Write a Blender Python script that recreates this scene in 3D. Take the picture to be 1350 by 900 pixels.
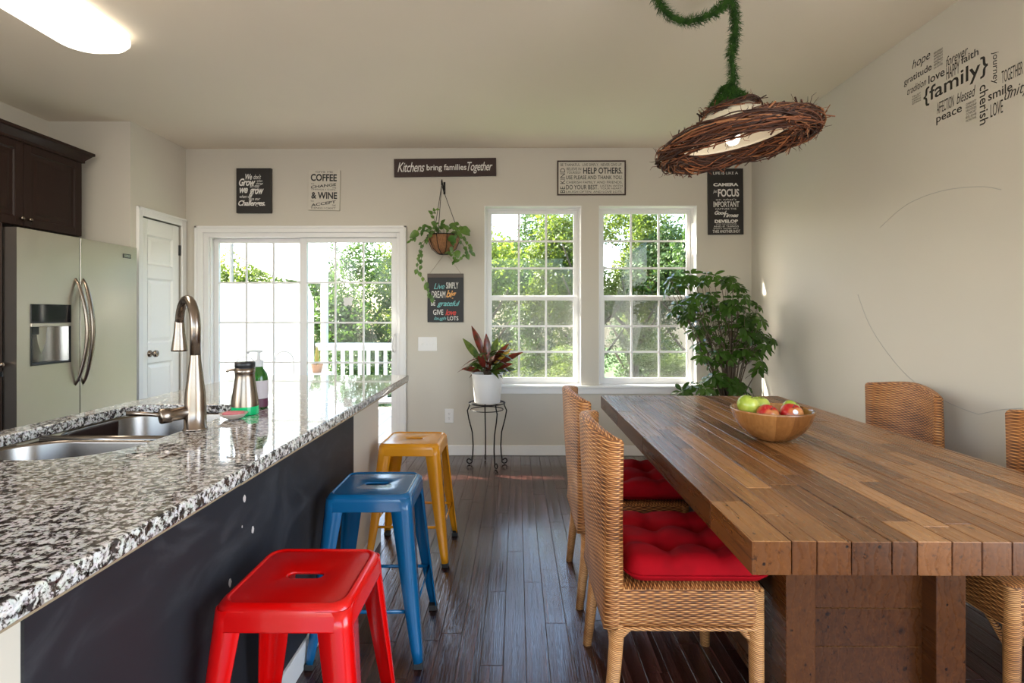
import bpy, bmesh, math, random
from mathutils import Vector, Matrix
random.seed(7)
PI = math.pi
SC = bpy.context.scene
for o in list(bpy.data.objects): bpy.data.objects.remove(o)
C = SC.collection

# ------------------------------------------------------------------ camera, world, sun, exposure
FPX, CXP, HYP, TH, CAMZ = 715.0, 675.0, 414.5, 6/715, 1.255
cd = bpy.data.cameras.new('camera'); cam = bpy.data.objects.new('camera', cd); C.objects.link(cam)
cam.location = (0, 0, CAMZ); cam.rotation_euler = (PI/2, 0, TH)
cd.sensor_width = 36; cd.lens = FPX/1350*36; cd.shift_y = -35.5/1350; cd.clip_start = 0.02
SC.camera = cam
SC.view_settings.view_transform = 'Standard'; SC.view_settings.look = 'None'
SC.view_settings.exposure = 0.0; SC.view_settings.gamma = 1.0
SC.view_settings.use_curve_mapping = False

SUN_DIR = Vector((1, -.42, -.75)).normalized()
W = bpy.data.worlds.new('sky'); SC.world = W; W.use_nodes = True
nt = W.node_tree; bg = nt.nodes['Background']
sky = nt.nodes.new('ShaderNodeTexSky'); sky.sky_type = 'NISHITA'; sky.sun_disc = False
sky.sun_elevation = math.radians(36); sky.sun_rotation = math.radians(-67); sky.air_density = 1.0; sky.dust_density = 2.5
nt.links.new(sky.outputs[0], bg.inputs[0]); bg.inputs[1].default_value = 1.35
sl = bpy.data.lights.new('sun', 'SUN'); sl.energy = 42; sl.angle = math.radians(.6); sl.color = (1, .93, .82)
so = bpy.data.objects.new('sun', sl); C.objects.link(so); so.rotation_euler = SUN_DIR.to_track_quat('-Z', 'Y').to_euler()

def area(name, loc, direction, sx, sy, power, color=(1,1,1), portal=False):
    l = bpy.data.lights.new(name, 'AREA'); l.shape = 'RECTANGLE'; l.size = sx; l.size_y = sy
    l.energy = power; l.color = color
    if portal: l.cycles.is_portal = True
    o = bpy.data.objects.new(name, l); C.objects.link(o); o.location = loc
    o.rotation_euler = Vector(direction).to_track_quat('-Z', 'Z').to_euler()
    return o
area('portal_door', (-1.92, 5.02, 1.05), (0,-1,0), 1.8, 2.0, 1, portal=True)
area('portal_window_a', (.145, 5.02, 1.43), (0,-1,0), .88, 1.62, 1, portal=True)
area('portal_window_b', (1.175, 5.02, 1.43), (0,-1,0), .88, 1.62, 1, portal=True)
# added fill lamps out of view, brightening the room from rear, left and right
area('rear_fill_light', (-.75, -2.95, 1.40), (0,1,0.55), 5.2, 2.3, 46, (1,.96,.90))
area('left_fill_light', (-3.52, -1.3, 1.5), (1,.15,0.45), 2.8, 1.9, 60, (1,.97,.93))
area('side_fill_light', (2.05, .0, 1.45), (-1,.1,0.30), 2.2, 2.0, 64, (1,.98,.94))

# ------------------------------------------------------------------ helpers
def at(px, py, Y):
    a = (px-CXP)/FPX; d = Y/(1+a*TH)
    return Vector((d*(a-TH), Y, CAMZ-(py-HYP)/FPX*d))
def atX(px, py, X):
    a = (px-CXP)/FPX; d = X/(a-TH)
    return Vector((X, d*(1+a*TH), CAMZ-(py-HYP)/FPX*d))

class MB:
    def __init__(s): s.v = []; s.f = []; s.att = []; s.cur = 0.0
    def add(s, vs, fs):
        n = len(s.v); s.v += [tuple(v) for v in vs]
        for f in fs: s.f.append(tuple(i+n for i in f)); s.att.append(s.cur)
    def box(s, x0, x1, y0, y1, z0, z1):
        s.add([(x0,y0,z0),(x1,y0,z0),(x1,y1,z0),(x0,y1,z0),(x0,y0,z1),(x1,y0,z1),(x1,y1,z1),(x0,y1,z1)],
              [(3,2,1,0),(4,5,6,7),(0,1,5,4),(1,2,6,5),(2,3,7,6),(3,0,4,7)])
        return s
    def tube(s, pts, r, n=8, cap=True, rfun=None, squash=1):
        pts = [Vector(p) for p in pts]; m = len(pts)
        up = Vector((0,0,1)); prev = None; rings = []
        for i, p in enumerate(pts):
            t = (pts[min(i+1,m-1)]-pts[max(i-1,0)])
            if t.length < 1e-9: t = Vector((0,0,1))
            t.normalize()
            if prev is None:
                a = Vector((1,0,0)) if abs(t.z) > .9 else up
                u = (a - t*a.dot(t)).normalized()
            else:
                u = prev - t*prev.dot(t)
                u = u.normalized() if u.length > 1e-6 else Vector((1,0,0))
            prev = u; w = t.cross(u)
            rr = r[i] if isinstance(r, (list,tuple)) else r
            rings.append([p + u*math.cos(2*PI*k/n)*rr + w*math.sin(2*PI*k/n)*rr*squash for k in range(n)])
        vs = [q for R_ in rings for q in R_]; fs = []
        for i in range(m-1):
            for k in range(n): fs.append((i*n+k, i*n+(k+1)%n, (i+1)*n+(k+1)%n, (i+1)*n+k))
        if cap: fs.append(tuple(range(n-1,-1,-1))); fs.append(tuple((m-1)*n+k for k in range(n)))
        s.add(vs, fs); return s
    def lathe(s, prof, c=(0,0,0), n=32, cap0=False, cap1=False, axis=None):
        c = Vector(c); vs = []; fs = []; m = len(prof)
        q = Vector(axis).to_track_quat('Z','Y') if axis is not None else None
        for r, z in prof:
            for k in range(n):
                p = Vector((r*math.cos(2*PI*k/n), r*math.sin(2*PI*k/n), z))
                vs.append(c + (q @ p if q else p))
        for i in range(m-1):
            for k in range(n): fs.append((i*n+k, i*n+(k+1)%n, (i+1)*n+(k+1)%n, (i+1)*n+k))
        if cap0: fs.append(tuple(range(n-1,-1,-1)))
        if cap1: fs.append(tuple((m-1)*n+k for k in range(n)))
        s.add(vs, fs); return s
    def loft(s, loops, cap0=False, cap1=False, closed=True):
        n = len(loops[0]); vs = [p for L in loops for p in L]; fs = []
        for i in range(len(loops)-1):
            for k in range(n if closed else n-1): fs.append((i*n+k, i*n+(k+1)%n, (i+1)*n+(k+1)%n, (i+1)*n+k))
        if cap0: fs.append(tuple(range(n-1,-1,-1)))
        if cap1: fs.append(tuple((len(loops)-1)*n+k for k in range(n)))
        s.add(vs, fs); return s
    def leaf(s, base, d, nrm, L, wd, bend=.25, seg=4, prof=None):
        d = Vector(d).normalized(); nrm = Vector(nrm); side = d.cross(nrm)
        side = side.normalized() if side.length > 1e-5 else Vector((1,0,0)); nrm = side.cross(d).normalized()
        prof = prof or [0.05, .75, 1, .7, 0.03]; m = len(prof)-1; vs = []; fs = []
        for i, w in enumerate(prof):
            t = i/m; c = Vector(base) + d*(L*t) - nrm*(bend*L*t*t)
            vs += [c - side*wd*w*.5 + nrm*wd*w*.12, c, c + side*wd*w*.5 + nrm*wd*w*.12]
        for i in range(m):
            a = i*3; fs += [(a,a+1,a+4,a+3),(a+1,a+2,a+5,a+4)]
        s.add(vs, fs); return s
    def build(s, name, mat, parent=None, smooth=False, bevel=0, seg=2, sub=0, solid=0, attr=None, loc=None, rot=None, auto=None):
        me = bpy.data.meshes.new(name); me.from_pydata(s.v, [], s.f); me.update()
        if attr:
            a = me.attributes.new(attr, 'FLOAT', 'FACE'); a.data.foreach_set('value', s.att)
        me.materials.append(mat)
        if smooth: me.polygons.foreach_set('use_smooth', [True]*len(me.polygons))
        o = bpy.data.objects.new(name, me); C.objects.link(o)
        if parent: o.parent = parent
        if solid: m = o.modifiers.new('s','SOLIDIFY'); m.thickness = solid; m.offset = -1
        if bevel: m = o.modifiers.new('b','BEVEL'); m.width = bevel; m.segments = seg; m.limit_method = 'ANGLE'; m.angle_limit = math.radians(40)
        if sub: m = o.modifiers.new('u','SUBSURF'); m.levels = sub; m.render_levels = sub
        if loc: o.location = loc
        if rot: o.rotation_euler = rot
        if auto is not None:
            try: me.shade_smooth(); 
            except Exception: pass
            m = o.modifiers.new('w','EDGE_SPLIT'); m.split_angle = math.radians(auto)
        return o

def tag(o, label=None, cat=None, group=None, kind=None):
    if label: o['label'] = label
    if cat: o['category'] = cat
    if group: o['group'] = group
    if kind: o['kind'] = kind
    return o
def empty(name, loc=(0,0,0), rz=0, label=None, cat=None, group=None, kind=None, rot=None):
    o = bpy.data.objects.new(name, None); C.objects.link(o); o.location = loc
    o.rotation_euler = rot if rot else (0,0,rz); o.empty_display_size = .1
    return tag(o, label, cat, group, kind)
def copy_tree(o, parent=None):
    c = o.copy(); C.objects.link(c); c.parent = parent
    for ch in list(o.children): copy_tree(ch, c)
    return c
def rrect(hx, hy, r, z, n=6, cx=0, cy=0):
    pts = []
    for q, (sx, sy) in enumerate(((1,1),(-1,1),(-1,-1),(1,-1))):
        for k in range(n+1):
            a = q*PI/2 + k/n*PI/2
            pts.append((cx+sx*(hx-r)+r*math.cos(a), cy+sy*(hy-r)+r*math.sin(a), z))
    return pts

# ------------------------------------------------------------------ materials
class NT:
    def __init__(s, name, base=(.8,.8,.8), rough=.5, metal=0, **kw):
        s.m = bpy.data.materials.new(name); s.m.use_nodes = True; s.t = s.m.node_tree; s.b = s.t.nodes['Principled BSDF']
        s.set('Base Color', (*base, 1)); s.set('Roughness', rough); s.set('Metallic', metal)
        for k, v in kw.items(): s.set(k.replace('_',' '), v)
    def set(s, k, v): s.b.inputs[k].default_value = v
    def n(s, typ, props=None, **ins):
        nd = s.t.nodes.new('ShaderNode'+typ)
        for k, v in (props or {}).items(): setattr(nd, k, v)
        for k, v in ins.items():
            key = int(k[1:]) if k[0] == 'i' and k[1:].isdigit() else k.replace('_',' ')
            if isinstance(v, bpy.types.NodeSocket): s.t.links.new(v, nd.inputs[key])
            else: nd.inputs[key].default_value = v
        return nd
    def link(s, a, b): s.t.links.new(a, s.b.inputs[b] if isinstance(b, str) else b)
    def math(s, op, a, b=0, c=None):
        ins = dict(i0=a, i1=b)
        if c is not None: ins['i2'] = c
        return s.n('Math', {'operation': op}, **ins).outputs[0]
    def obj(s): return s.n('TexCoord').outputs['Object']
    def map(s, vec, scale=(1,1,1), loc=(0,0,0), rot=(0,0,0)):
        return s.n('Mapping', Vector=vec, Scale=scale, Location=loc, Rotation=rot).outputs[0]
    def noise(s, vec, scale, detail=3, rough=.5, dist=0):
        return s.n('TexNoise', Vector=vec, Scale=scale, Detail=detail, Roughness=rough, Distortion=dist)
    def ramp(s, fac, stops, interp='LINEAR'):
        r = s.n('ValToRGB', Fac=fac); cr = r.color_ramp; cr.interpolation = interp
        while len(cr.elements) > 1: cr.elements.remove(cr.elements[-1])
        for i, (p, c) in enumerate(stops):
            e = cr.elements[0] if i == 0 else cr.elements.new(p)
            e.position = p; e.color = (*c, 1) if len(c) == 3 else c
        return r.outputs[0]
    def mix(s, fac, a, b, blend='MIX'):
        nd = s.t.nodes.new('ShaderNodeMix'); nd.data_type = 'RGBA'; nd.blend_type = blend
        for i, v in ((0,fac),(6,a),(7,b)):
            if isinstance(v, bpy.types.NodeSocket): s.t.links.new(v, nd.inputs[i])
            else: nd.inputs[i].default_value = v if not isinstance(v, tuple) or len(v) == 4 else (*v, 1)
        return nd.outputs[2]
    def bump(s, h, strength=.3, dist=.002):
        s.link(s.n('Bump', Height=h, Strength=strength, Distance=dist).outputs[0], 'Normal')

def simple(name, col, rough=.5, metal=0, **kw): return NT(name, col, rough, metal, **kw).m

def paint(name, col, rough=.75):
    k = NT(name, col, rough); o = k.obj()
    v = k.noise(o, 1.3, 2).outputs['Fac']
    k.link(k.mix(v, tuple(c*.96 for c in col), tuple(min(1,c*1.04) for c in col)), 'Base Color')
    k.bump(k.noise(o, 260, 2).outputs['Fac'], .12, .001); return k.m
M = {}
M['wall'] = paint('wall_paint', (.60,.56,.485))
M['wall_right'] = M['wall']
M['ceil'] = paint('ceiling_paint', (.80,.715,.59), .9)
M['trim'] = simple('white_trim', (.82,.81,.79), .35)
M['door'] = simple('door_white', (.87,.86,.82), .4)
M['vinyl'] = simple('white_vinyl', (.80,.79,.78), .3)
M['black'] = simple('black_plastic', (.012,.012,.013), .35)
M['iron'] = simple('black_iron', (.012,.011,.011), .45, .6)
M['rubber'] = simple('rubber', (.02,.02,.02), .8)
M['pewter'] = simple('pewter', (.42,.39,.36), .25, 1)

def planks_mat(name, stops, rough0, rough1, grain, coat=0, bumpd=.0008, rw=.5, rb=.5, rs=(8,.55,8), rwt=.3, dist=9.):
    k = NT(name); o = k.obj()
    r = k.n('Attribute', {'attribute_name':'rnd'}).outputs['Fac']
    off = k.n('CombineXYZ', X=k.math('MULTIPLY', r, 37.), Y=k.math('MULTIPLY', r, 91.), Z=k.math('MULTIPLY', r, 13.)).outputs[0]
    v = k.n('VectorMath', {'operation':'ADD'}, i0=o, i1=off).outputs[0]
    vs = k.map(v, (14, 1.1, 14))
    g1 = k.noise(vs, 2.2, 4, .6, 1.2).outputs['Fac']
    g2 = k.noise(k.map(v, (160, 5, 160)), 1, 3, .6).outputs['Fac']
    rings = k.n('TexWave', {'bands_direction':'X', 'wave_profile':'SAW'}, Vector=k.map(v, rs), Scale=1.6, Distortion=dist, Detail=2., Detail_Scale=.9).outputs['Fac']
    f = k.math('ADD', k.math('MULTIPLY', g1, .45), k.math('ADD', k.math('MULTIPLY', g2, .55-rwt), k.math('MULTIPLY', rings, rwt)))
    f = k.math('ADD', k.math('MULTIPLY', f, grain), k.math('MULTIPLY', r, rw))
    col = k.ramp(f, stops)
    k.link(col, 'Base Color')
    k.link(k.n('MapRange', Value=k.math('ADD', k.math('MULTIPLY', rings, .6), k.math('MULTIPLY', g2, .4)), To_Min=rough0, To_Max=rough1).outputs[0], 'Roughness')
    k.set('Coat Weight', coat); k.set('Coat Roughness', .12)
    k.bump(k.math('ADD', k.math('MULTIPLY', rings, rb), g2), .5, bumpd)
    return k, v
kf, _ = planks_mat('dark_hardwood', [(0,(.012,.004,.003)),(.45,(.028,.009,.007)),(.7,(.065,.022,.017)),(1,(.16,.065,.052))], .07, .30, .85, .3, .0045, .2, 1., (3.6,.30,1), .45, 5.)
M['floor'] = kf.m
kt, tv = planks_mat('reclaimed_wood', [(0,(.02,.009,.005)),(.3,(.065,.028,.012)),(.5,(.15,.068,.027)),(.75,(.25,.125,.052)),(1,(.36,.20,.10))], .22, .38, .80, 0, .0003, .42, .0, (8,.55,8), .0)
def table_wood():
    k = kt; o = k.obj()
    sp = k.noise(k.map(o, (9,5,9)), 6, 2).outputs['Fac']
    base = k.b.inputs['Base Color'].links[0].from_socket
    knots = k.ramp(sp, [(0,(0,0,0)),(.27,(.12,.1,.1)),(.33,(1,1,1)),(1,(1,1,1))])
    c = k.mix(.85, base, knots, 'MULTIPLY')
    vd = k.n('TexVoronoi', Vector=k.map(o, (1,.8,1)), Scale=17.).outputs['Distance']
    c = k.mix(1, c, k.ramp(vd, [(0,(.06,.05,.04)),(.055,(.10,.08,.07)),(.075,(1,1,1)),(1,(1,1,1))]), 'MULTIPLY')
    ck = k.noise(k.map(o, (55,2.2,55)), 1.5, 4, .7, .8).outputs['Fac']
    c = k.mix(.8, c, k.ramp(ck, [(0,(.1,.08,.07)),(.33,(.2,.16,.14)),(.40,(1,1,1)),(1,(1,1,1))]), 'MULTIPLY')
    st = k.ramp(k.noise(o, 2.1, 3).outputs['Fac'], [(0,(.62,.58,.56)),(.5,(.95,.95,.95)),(1,(1.15,1.1,1.0))])
    c = k.mix(1, c, st, 'MULTIPLY')
    nn = k.n('SeparateXYZ', Vector=k.n('TexCoord').outputs['Normal']); side = k.math('LESS_THAN', k.math('ABSOLUTE', nn.outputs[2]), .5)
    c = k.mix(k.math('MULTIPLY', side, .88), k.mix(1, c, (1.22,1.10,.86,1), 'MULTIPLY'), k.mix(1, c, (.46,.27,.115,1), 'MULTIPLY')); k.set('Specular IOR Level', .4)   # upright faces darkened in colour for the lesser light they get
    k.link(c, 'Base Color'); return k.m
M['table'] = table_wood()

def granite():
    k = NT('granite', rough=.06); o = k.obj()
    n1 = k.noise(o, 66, 3, .6, .5).outputs['Fac']
    n2 = k.noise(k.map(o, loc=(5,3,2)), 125, 3, .6, .3).outputs['Fac']
    vo = k.n('TexVoronoi', Vector=k.map(o, loc=(1,2,3)), Scale=150.).outputs['Color']
    c = k.ramp(n1, [(0,(.025,.02,.018)),(.43,(.05,.035,.03)),(.465,(.28,.22,.19)),(.50,(.50,.46,.41)),(.62,(.68,.65,.60)),(1,(.78,.76,.73))])
    d = k.ramp(n2, [(0,(.06,.05,.05)),(.40,(.12,.10,.09)),(.44,(.6,.56,.52)),(.48,(1,1,1)),(1,(1,1,1))])
    c = k.mix(1, c, d, 'MULTIPLY')
    c = k.mix(.12, c, vo, 'OVERLAY')
    c = k.n('HueSaturation', Saturation=.55, Color=c).outputs[0]
    k.link(c, 'Base Color'); k.set('Coat Weight', .6); k.set('Coat Roughness', .02); return k.m
M['granite'] = granite()

def weave(name, wrap=False):
    k = NT(name, rough=.42); tc = k.n('TexCoord'); o = tc.outputs['Object']
    sx = k.n('SeparateXYZ', Vector=o); sn = k.n('SeparateXYZ', Vector=tc.outputs['Normal'])
    flat = k.math('GREATER_THAN', k.math('ABSOLUTE', sn.outputs[2]), .7)
    X, Y, Z = sx.outputs
    p = .0062 if not wrap else .0055
    if wrap:
        v = k.math('DIVIDE', k.math('ADD', Z, k.math('MULTIPLY', X, .25)), p)
        h = k.math('ABSOLUTE', k.math('SINE', k.math('MULTIPLY', v, PI)))
        rowid = k.math('FLOOR', v); ucell = rowid
        H = h
    else:
        row = k.math('ADD', k.math('MULTIPLY', Z, k.math('SUBTRACT', 1., flat)), k.math('MULTIPLY', X, flat))
        wob = k.math('MULTIPLY', k.noise(o, 9, 1).outputs['Fac'], .012)
        v = k.math('DIVIDE', k.math('ADD', row, wob), p)
        u = k.math('DIVIDE', k.math('ADD', Y, k.math('MULTIPLY', X, k.math('SUBTRACT', 1., flat))), .021)
        rowid = k.math('FLOOR', v)
        h = k.math('ABSOLUTE', k.math('SINE', k.math('MULTIPLY', v, PI)))
        ou = k.math('SINE', k.math('MULTIPLY', k.math('ADD', u, rowid), PI))
        ou = k.math('ADD', .68, k.math('MULTIPLY', ou, .32))
        H = k.math('MULTIPLY', k.math('POWER', h, .6), ou)
    wn = k.n('TexWhiteNoise', {'noise_dimensions':'1D'}, W=rowid).outputs[0]
    big = k.noise(o, 7, 3).outputs['Fac']
    f = k.math('ADD', k.math('MULTIPLY', H, .75), k.math('ADD', k.math('MULTIPLY', wn, .16), k.math('MULTIPLY', k.math('SUBTRACT', big, .5), .55)))
    k.link(k.ramp(f, [(0,(.025,.008,.002)),(.28,(.14,.045,.011)),(.52,(.44,.165,.045)),(.8,(.68,.335,.115)),(1,(.80,.47,.22))]), 'Base Color')
    k.bump(H, .9, .0025 if not wrap else .0015); return k.m
M['weave'] = weave('rattan_weave'); M['wrap'] = weave('rattan_wrap', True)

def brushed(name, col, rough, axis=(1,1,60), rv=.12):
    k = NT(name, col, rough, 1); o = k.obj()
    n = k.noise(k.map(o, axis), 6, 3).outputs['Fac']
    k.link(k.n('MapRange', Value=n, To_Min=max(.02,rough-rv), To_Max=rough+rv).outputs[0], 'Roughness')
    return k.m
M['steel'] = brushed('brushed_steel', (.54,.49,.425), .33, (.35,.35,.25), .03)
M['sink'] = brushed('sink_steel', (.24,.215,.19), .26, (2,2,2), .02)
M['nickel'] = brushed('brushed_nickel', (.27,.22,.18), .25, (2,2,60), .05)

def gloss_paint(name, col, wear=(.2,.1,.05)):
    k = NT(name, col, .22); o = k.obj()
    k.set('Coat Weight', .15); k.set('Coat Roughness', .05)
    n = k.noise(o, 14, 4, .7).outputs['Fac']
    k.link(k.mix(k.ramp(n, [(0,(0,0,0)),(.80,(0,0,0)),(.84,(1,1,1)),(1,(1,1,1))]), col, wear), 'Base Color')
    k.link(k.n('MapRange', Value=k.noise(o, 20, 3).outputs['Fac'], To_Min=.14, To_Max=.3).outputs[0], 'Roughness')
    return k.m
M['red'] = gloss_paint('red_enamel', (.60,.001,.001)); M['blue'] = gloss_paint('blue_enamel', (.003,.10,.25))
M['yellow'] = gloss_paint('yellow_enamel', (.76,.30,.010))

def velvet():
    k = NT('red_fabric', (.30,.002,.008), .8); o = k.obj()
    k.set('Specular IOR Level', .12); k.set('Sheen Weight', .03); k.set('Sheen Tint', (1,.1,.15,1)); k.set('Sheen Roughness', .4)
    k.link(k.ramp(k.noise(o, 16, 3).outputs['Fac'], [(0,(.20,.001,.004)),(1,(.44,.001,.008))]), 'Base Color')
    k.bump(k.noise(o, 600, 2).outputs['Fac'], .3, .0006); return k.m
M['cushion'] = velvet()

def chalk():
    k = NT('chalkboard', (.02,.02,.022), .4); o = k.obj()
    n = k.noise(k.map(o, (1,1.5,2.5)), 2.2, 5, .65, 1.5).outputs['Fac']
    k.link(k.ramp(n, [(0,(.012,.012,.014)),(.5,(.020,.020,.024)),(.7,(.045,.045,.05)),(1,(.09,.09,.10))]), 'Base Color')
    k.link(k.n('MapRange', Value=n, To_Min=.38, To_Max=.7).outputs[0], 'Roughness'); k.set('Specular IOR Level', .3); return k.m
M['chalk'] = chalk()
def espresso():
    k = NT('espresso_wood', (.03,.014,.010), .42); k.set('Specular IOR Level', .25); o = k.obj()
    n = k.noise(k.map(o, (20,20,1.5)), 3, 4).outputs['Fac']
    k.link(k.ramp(n, [(0,(.012,.005,.0035)),(1,(.028,.012,.009))]), 'Base Color'); return k.m
M['espresso'] = espresso()

def leafmat(name, c0, c1, trans=.35, rough=.35, scale=3.):
    k = NT(name, c0, rough); o = k.obj()
    n = k.noise(o, scale, 3).outputs['Fac']
    col = k.ramp(n, [(0,c0),(.35,c0),(.65,c1),(1,c1)])
    k.link(col, 'Base Color')
    tr = k.n('BsdfTranslucent', Color=k.mix(.5, col, (c1[0]*1.3,c1[1]*1.25,c1[2]*.8)))
    mx = k.n('MixShader', i0=trans, i1=k.b.outputs[0], i2=tr.outputs[0])
    out = k.t.nodes['Material Output']; k.t.links.new(mx.outputs[0], out.inputs[0]); return k.m
M['leaf_tree'] = leafmat('tree_leaves', (.04,.085,.012), (.17,.235,.03), .5, .5, .9)
M['leaf_tree2'] = leafmat('tree_leaves_dark', (.020,.058,.016), (.075,.14,.03), .42, .5, .9)
M['leaf_sch'] = leafmat('schefflera_leaf', (.022,.065,.010), (.07,.15,.02), .35, .22, 6)
M['leaf_poth'] = leafmat('pothos_leaf', (.035,.11,.018), (.15,.26,.05), .3, .3, 9)
M['leaf_crot'] = leafmat('croton_leaf_green', (.03,.08,.015), (.12,.16,.03), .2, .25, 30)
M['leaf_crot_red'] = leafmat('croton_leaf_red', (.05,.03,.012), (.22,.03,.02), .2, .25, 30)
M['leaf_crot_yel'] = leafmat('croton_leaf_yellow', (.55,.28,.03), (.7,.5,.08), .2, .3, 30)
M['moss'] = leafmat('moss', (.015,.06,.008), (.06,.16,.02), .2, .8, 30)
M['bark'] = simple('bark', (.10,.07,.045), .9)
def glass():
    m = bpy.data.materials.new('window_glass'); m.use_nodes = True; t = m.node_tree; t.nodes.clear()
    o = t.nodes.new('ShaderNodeOutputMaterial'); a = t.nodes.new('ShaderNodeBsdfTransparent'); a.inputs[0].default_value = (.97,.98,.97,1)
    g = t.nodes.new('ShaderNodeBsdfGlossy'); g.inputs['Roughness'].default_value = 0.01
    lw = t.nodes.new('ShaderNodeLayerWeight'); lw.inputs[0].default_value = .5
    pw = t.nodes.new('ShaderNodeMath'); pw.operation = 'POWER'; pw.inputs[1].default_value = 5; t.links.new(lw.outputs['Facing'], pw.inputs[0])
    f = t.nodes.new('ShaderNodeMath'); f.operation = 'MULTIPLY_ADD'; f.inputs[1].default_value = .9; f.inputs[2].default_value = .016; t.links.new(pw.outputs[0], f.inputs[0])
    x = t.nodes.new('ShaderNodeMixShader'); t.links.new(f.outputs[0], x.inputs[0]); t.links.new(a.outputs[0], x.inputs[1]); t.links.new(g.outputs[0], x.inputs[2])
    t.links.new(x.outputs[0], o.inputs[0]); return m
M['glass'] = glass()
def screen():
    m = bpy.data.materials.new('insect_screen'); m.use_nodes = True; t = m.node_tree; t.nodes.clear()
    o = t.nodes.new('ShaderNodeOutputMaterial'); a = t.nodes.new('ShaderNodeBsdfTransparent'); g = t.nodes.new('ShaderNodeBsdfDiffuse')
    g.inputs[0].default_value = (.32,.31,.30,1); x = t.nodes.new('ShaderNodeMixShader'); x.inputs[0].default_value = .22
    t.links.new(a.outputs[0], x.inputs[1]); t.links.new(g.outputs[0], x.inputs[2]); t.links.new(x.outputs[0], o.inputs[0]); return m
M['screen'] = screen()
def emis(name, col, s):
    k = NT(name, col, .4); k.set('Emission Color', (*col,1)); k.set('Emission Strength', s); return k.m

# ------------------------------------------------------------------ the room
XL, XR, YB, YR, H = -3.6, 2.09, 4.84, -3.0, 2.74
PX, PY = at(245,0,YB).x, atX(172,0,at(245,0,YB).x).y      # pantry wall plane and its corner
def struct(o): o['kind'] = 'structure'; return o

def planks(x0, x1, y0, y1, z0, z1, widths, lmin, lmax, gap=.0012, seed=1, jit=.0):
    rd = random.Random(seed); mb = MB(); x = x0; pl = -9
    while x < x1-1e-4:
        w = rd.choice(widths); xe = min(x+w, x1)
        if x1-xe < .02: xe = x1
        y = y0 - rd.uniform(0, lmax*.7)
        while y < y1:
            ye = y + rd.uniform(lmin, lmax)
            a, b = max(y, y0), min(ye, y1)
            if y1-b < .12: b = y1; ye = y1+1
            if b-a > .01:
                mb.cur = rd.random(); dz = rd.uniform(-jit, jit)
                mb.box(x+gap/2, xe-gap/2, a+gap/2, b-gap/2, z0, z1+dz)
            y = ye
        x = xe
    return mb
fl = planks(XL-.1, XR+.1, YR-.1, YB+.02, -.02, 0, [.083], .5, 1.6, .0022, 3)
struct(fl.build('floor', M['floor'], bevel=.0009, seg=1, attr='rnd'))
# the subfloor shows as the light line between two boards
struct(MB().box(XL-.1, XR+.1, YR-.1, YB+.02, -.06, -.0025).build('subfloor', simple('floor_gap', (.10,.07,.06), .6)))
struct(MB().box(XL-.15, XR+.15, YR-.15, YB+.15, H, H+.1).build('ceiling', M['ceil']))

DX0, DX1 = at(268,0,YB).x, at(528,0,YB).x; DZ = at(400,306,YB).z
W1 = (at(638.5,0,YB).x, at(766.5,0,YB).x); W2 = (at(789.5,0,YB).x, at(919,0,YB).x)
WZ0, WZ1 = at(780,508,YB).z, at(780,271,YB).z
WT = .14
bw = MB(); y0, y1 = YB, YB+WT
bw.box(XL-.1, DX0, y0, y1, 0, H); bw.box(DX0, DX1, y0, y1, DZ, H); bw.box(DX1, W1[0], y0, y1, 0, H)
bw.box(W1[0], W1[1], y0, y1, 0, WZ0); bw.box(W1[0], W1[1], y0, y1, WZ1, H); bw.box(W1[1], W2[0], y0, y1, 0, H)
bw.box(W2[0], W2[1], y0, y1, 0, WZ0); bw.box(W2[0], W2[1], y0, y1, WZ1, H); bw.box(W2[1], XR+.1, y0, y1, 0, H)
struct(bw.build('wall_back', M['wall']))
struct(MB().box(XR, XR+.12, 1.2, YB, 0, H).box(XR, XR+.12, YR, -1.2, 0, H).box(XR, XR+.12, -1.2, 1.2, 0, .4).box(XR, XR+.12, -1.2, 1.2, 2.5, H).build('wall_right', M['wall_right']))
struct(MB().box(XL-.12, XL, .2, YB, 0, H).box(XL-.12, XL, YR, -2.8, 0, H).box(XL-.12, XL, -2.8, .2, 0, .5).box(XL-.12, XL, -2.8, .2, 2.5, H).build('wall_left', M['wall']))
rw = MB(); ry0, ry1 = YR-.12, YR
for a, b, c, d in ((XL,-3.4,0,H),(-3.4,1.9,0,.2),(-3.4,1.9,2.6,H),(1.9,XR,0,H)):
    rw.box(a,b,ry0,ry1,c,d)
struct(rw.build('wall_rear', M['wall']))
# pantry closet: front wall facing the fridge, side wall with the door
pd0, pd1, pdz = atX(186.5,0,PX).y, atX(238,0,PX).y, atX(187,285,PX).z
pw = MB(); pw.box(XL, PX-.1, PY, PY+.1, 0, H); pw.box(PX-.1, PX, PY, pd0-.02, 0, H); pw.box(PX-.1, PX, pd1+.02, YB, 0, H); pw.box(PX-.1, PX, pd0-.02, pd1+.02, pdz+.01, H)
struct(pw.build('wall_pantry', M['wall']))
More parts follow.
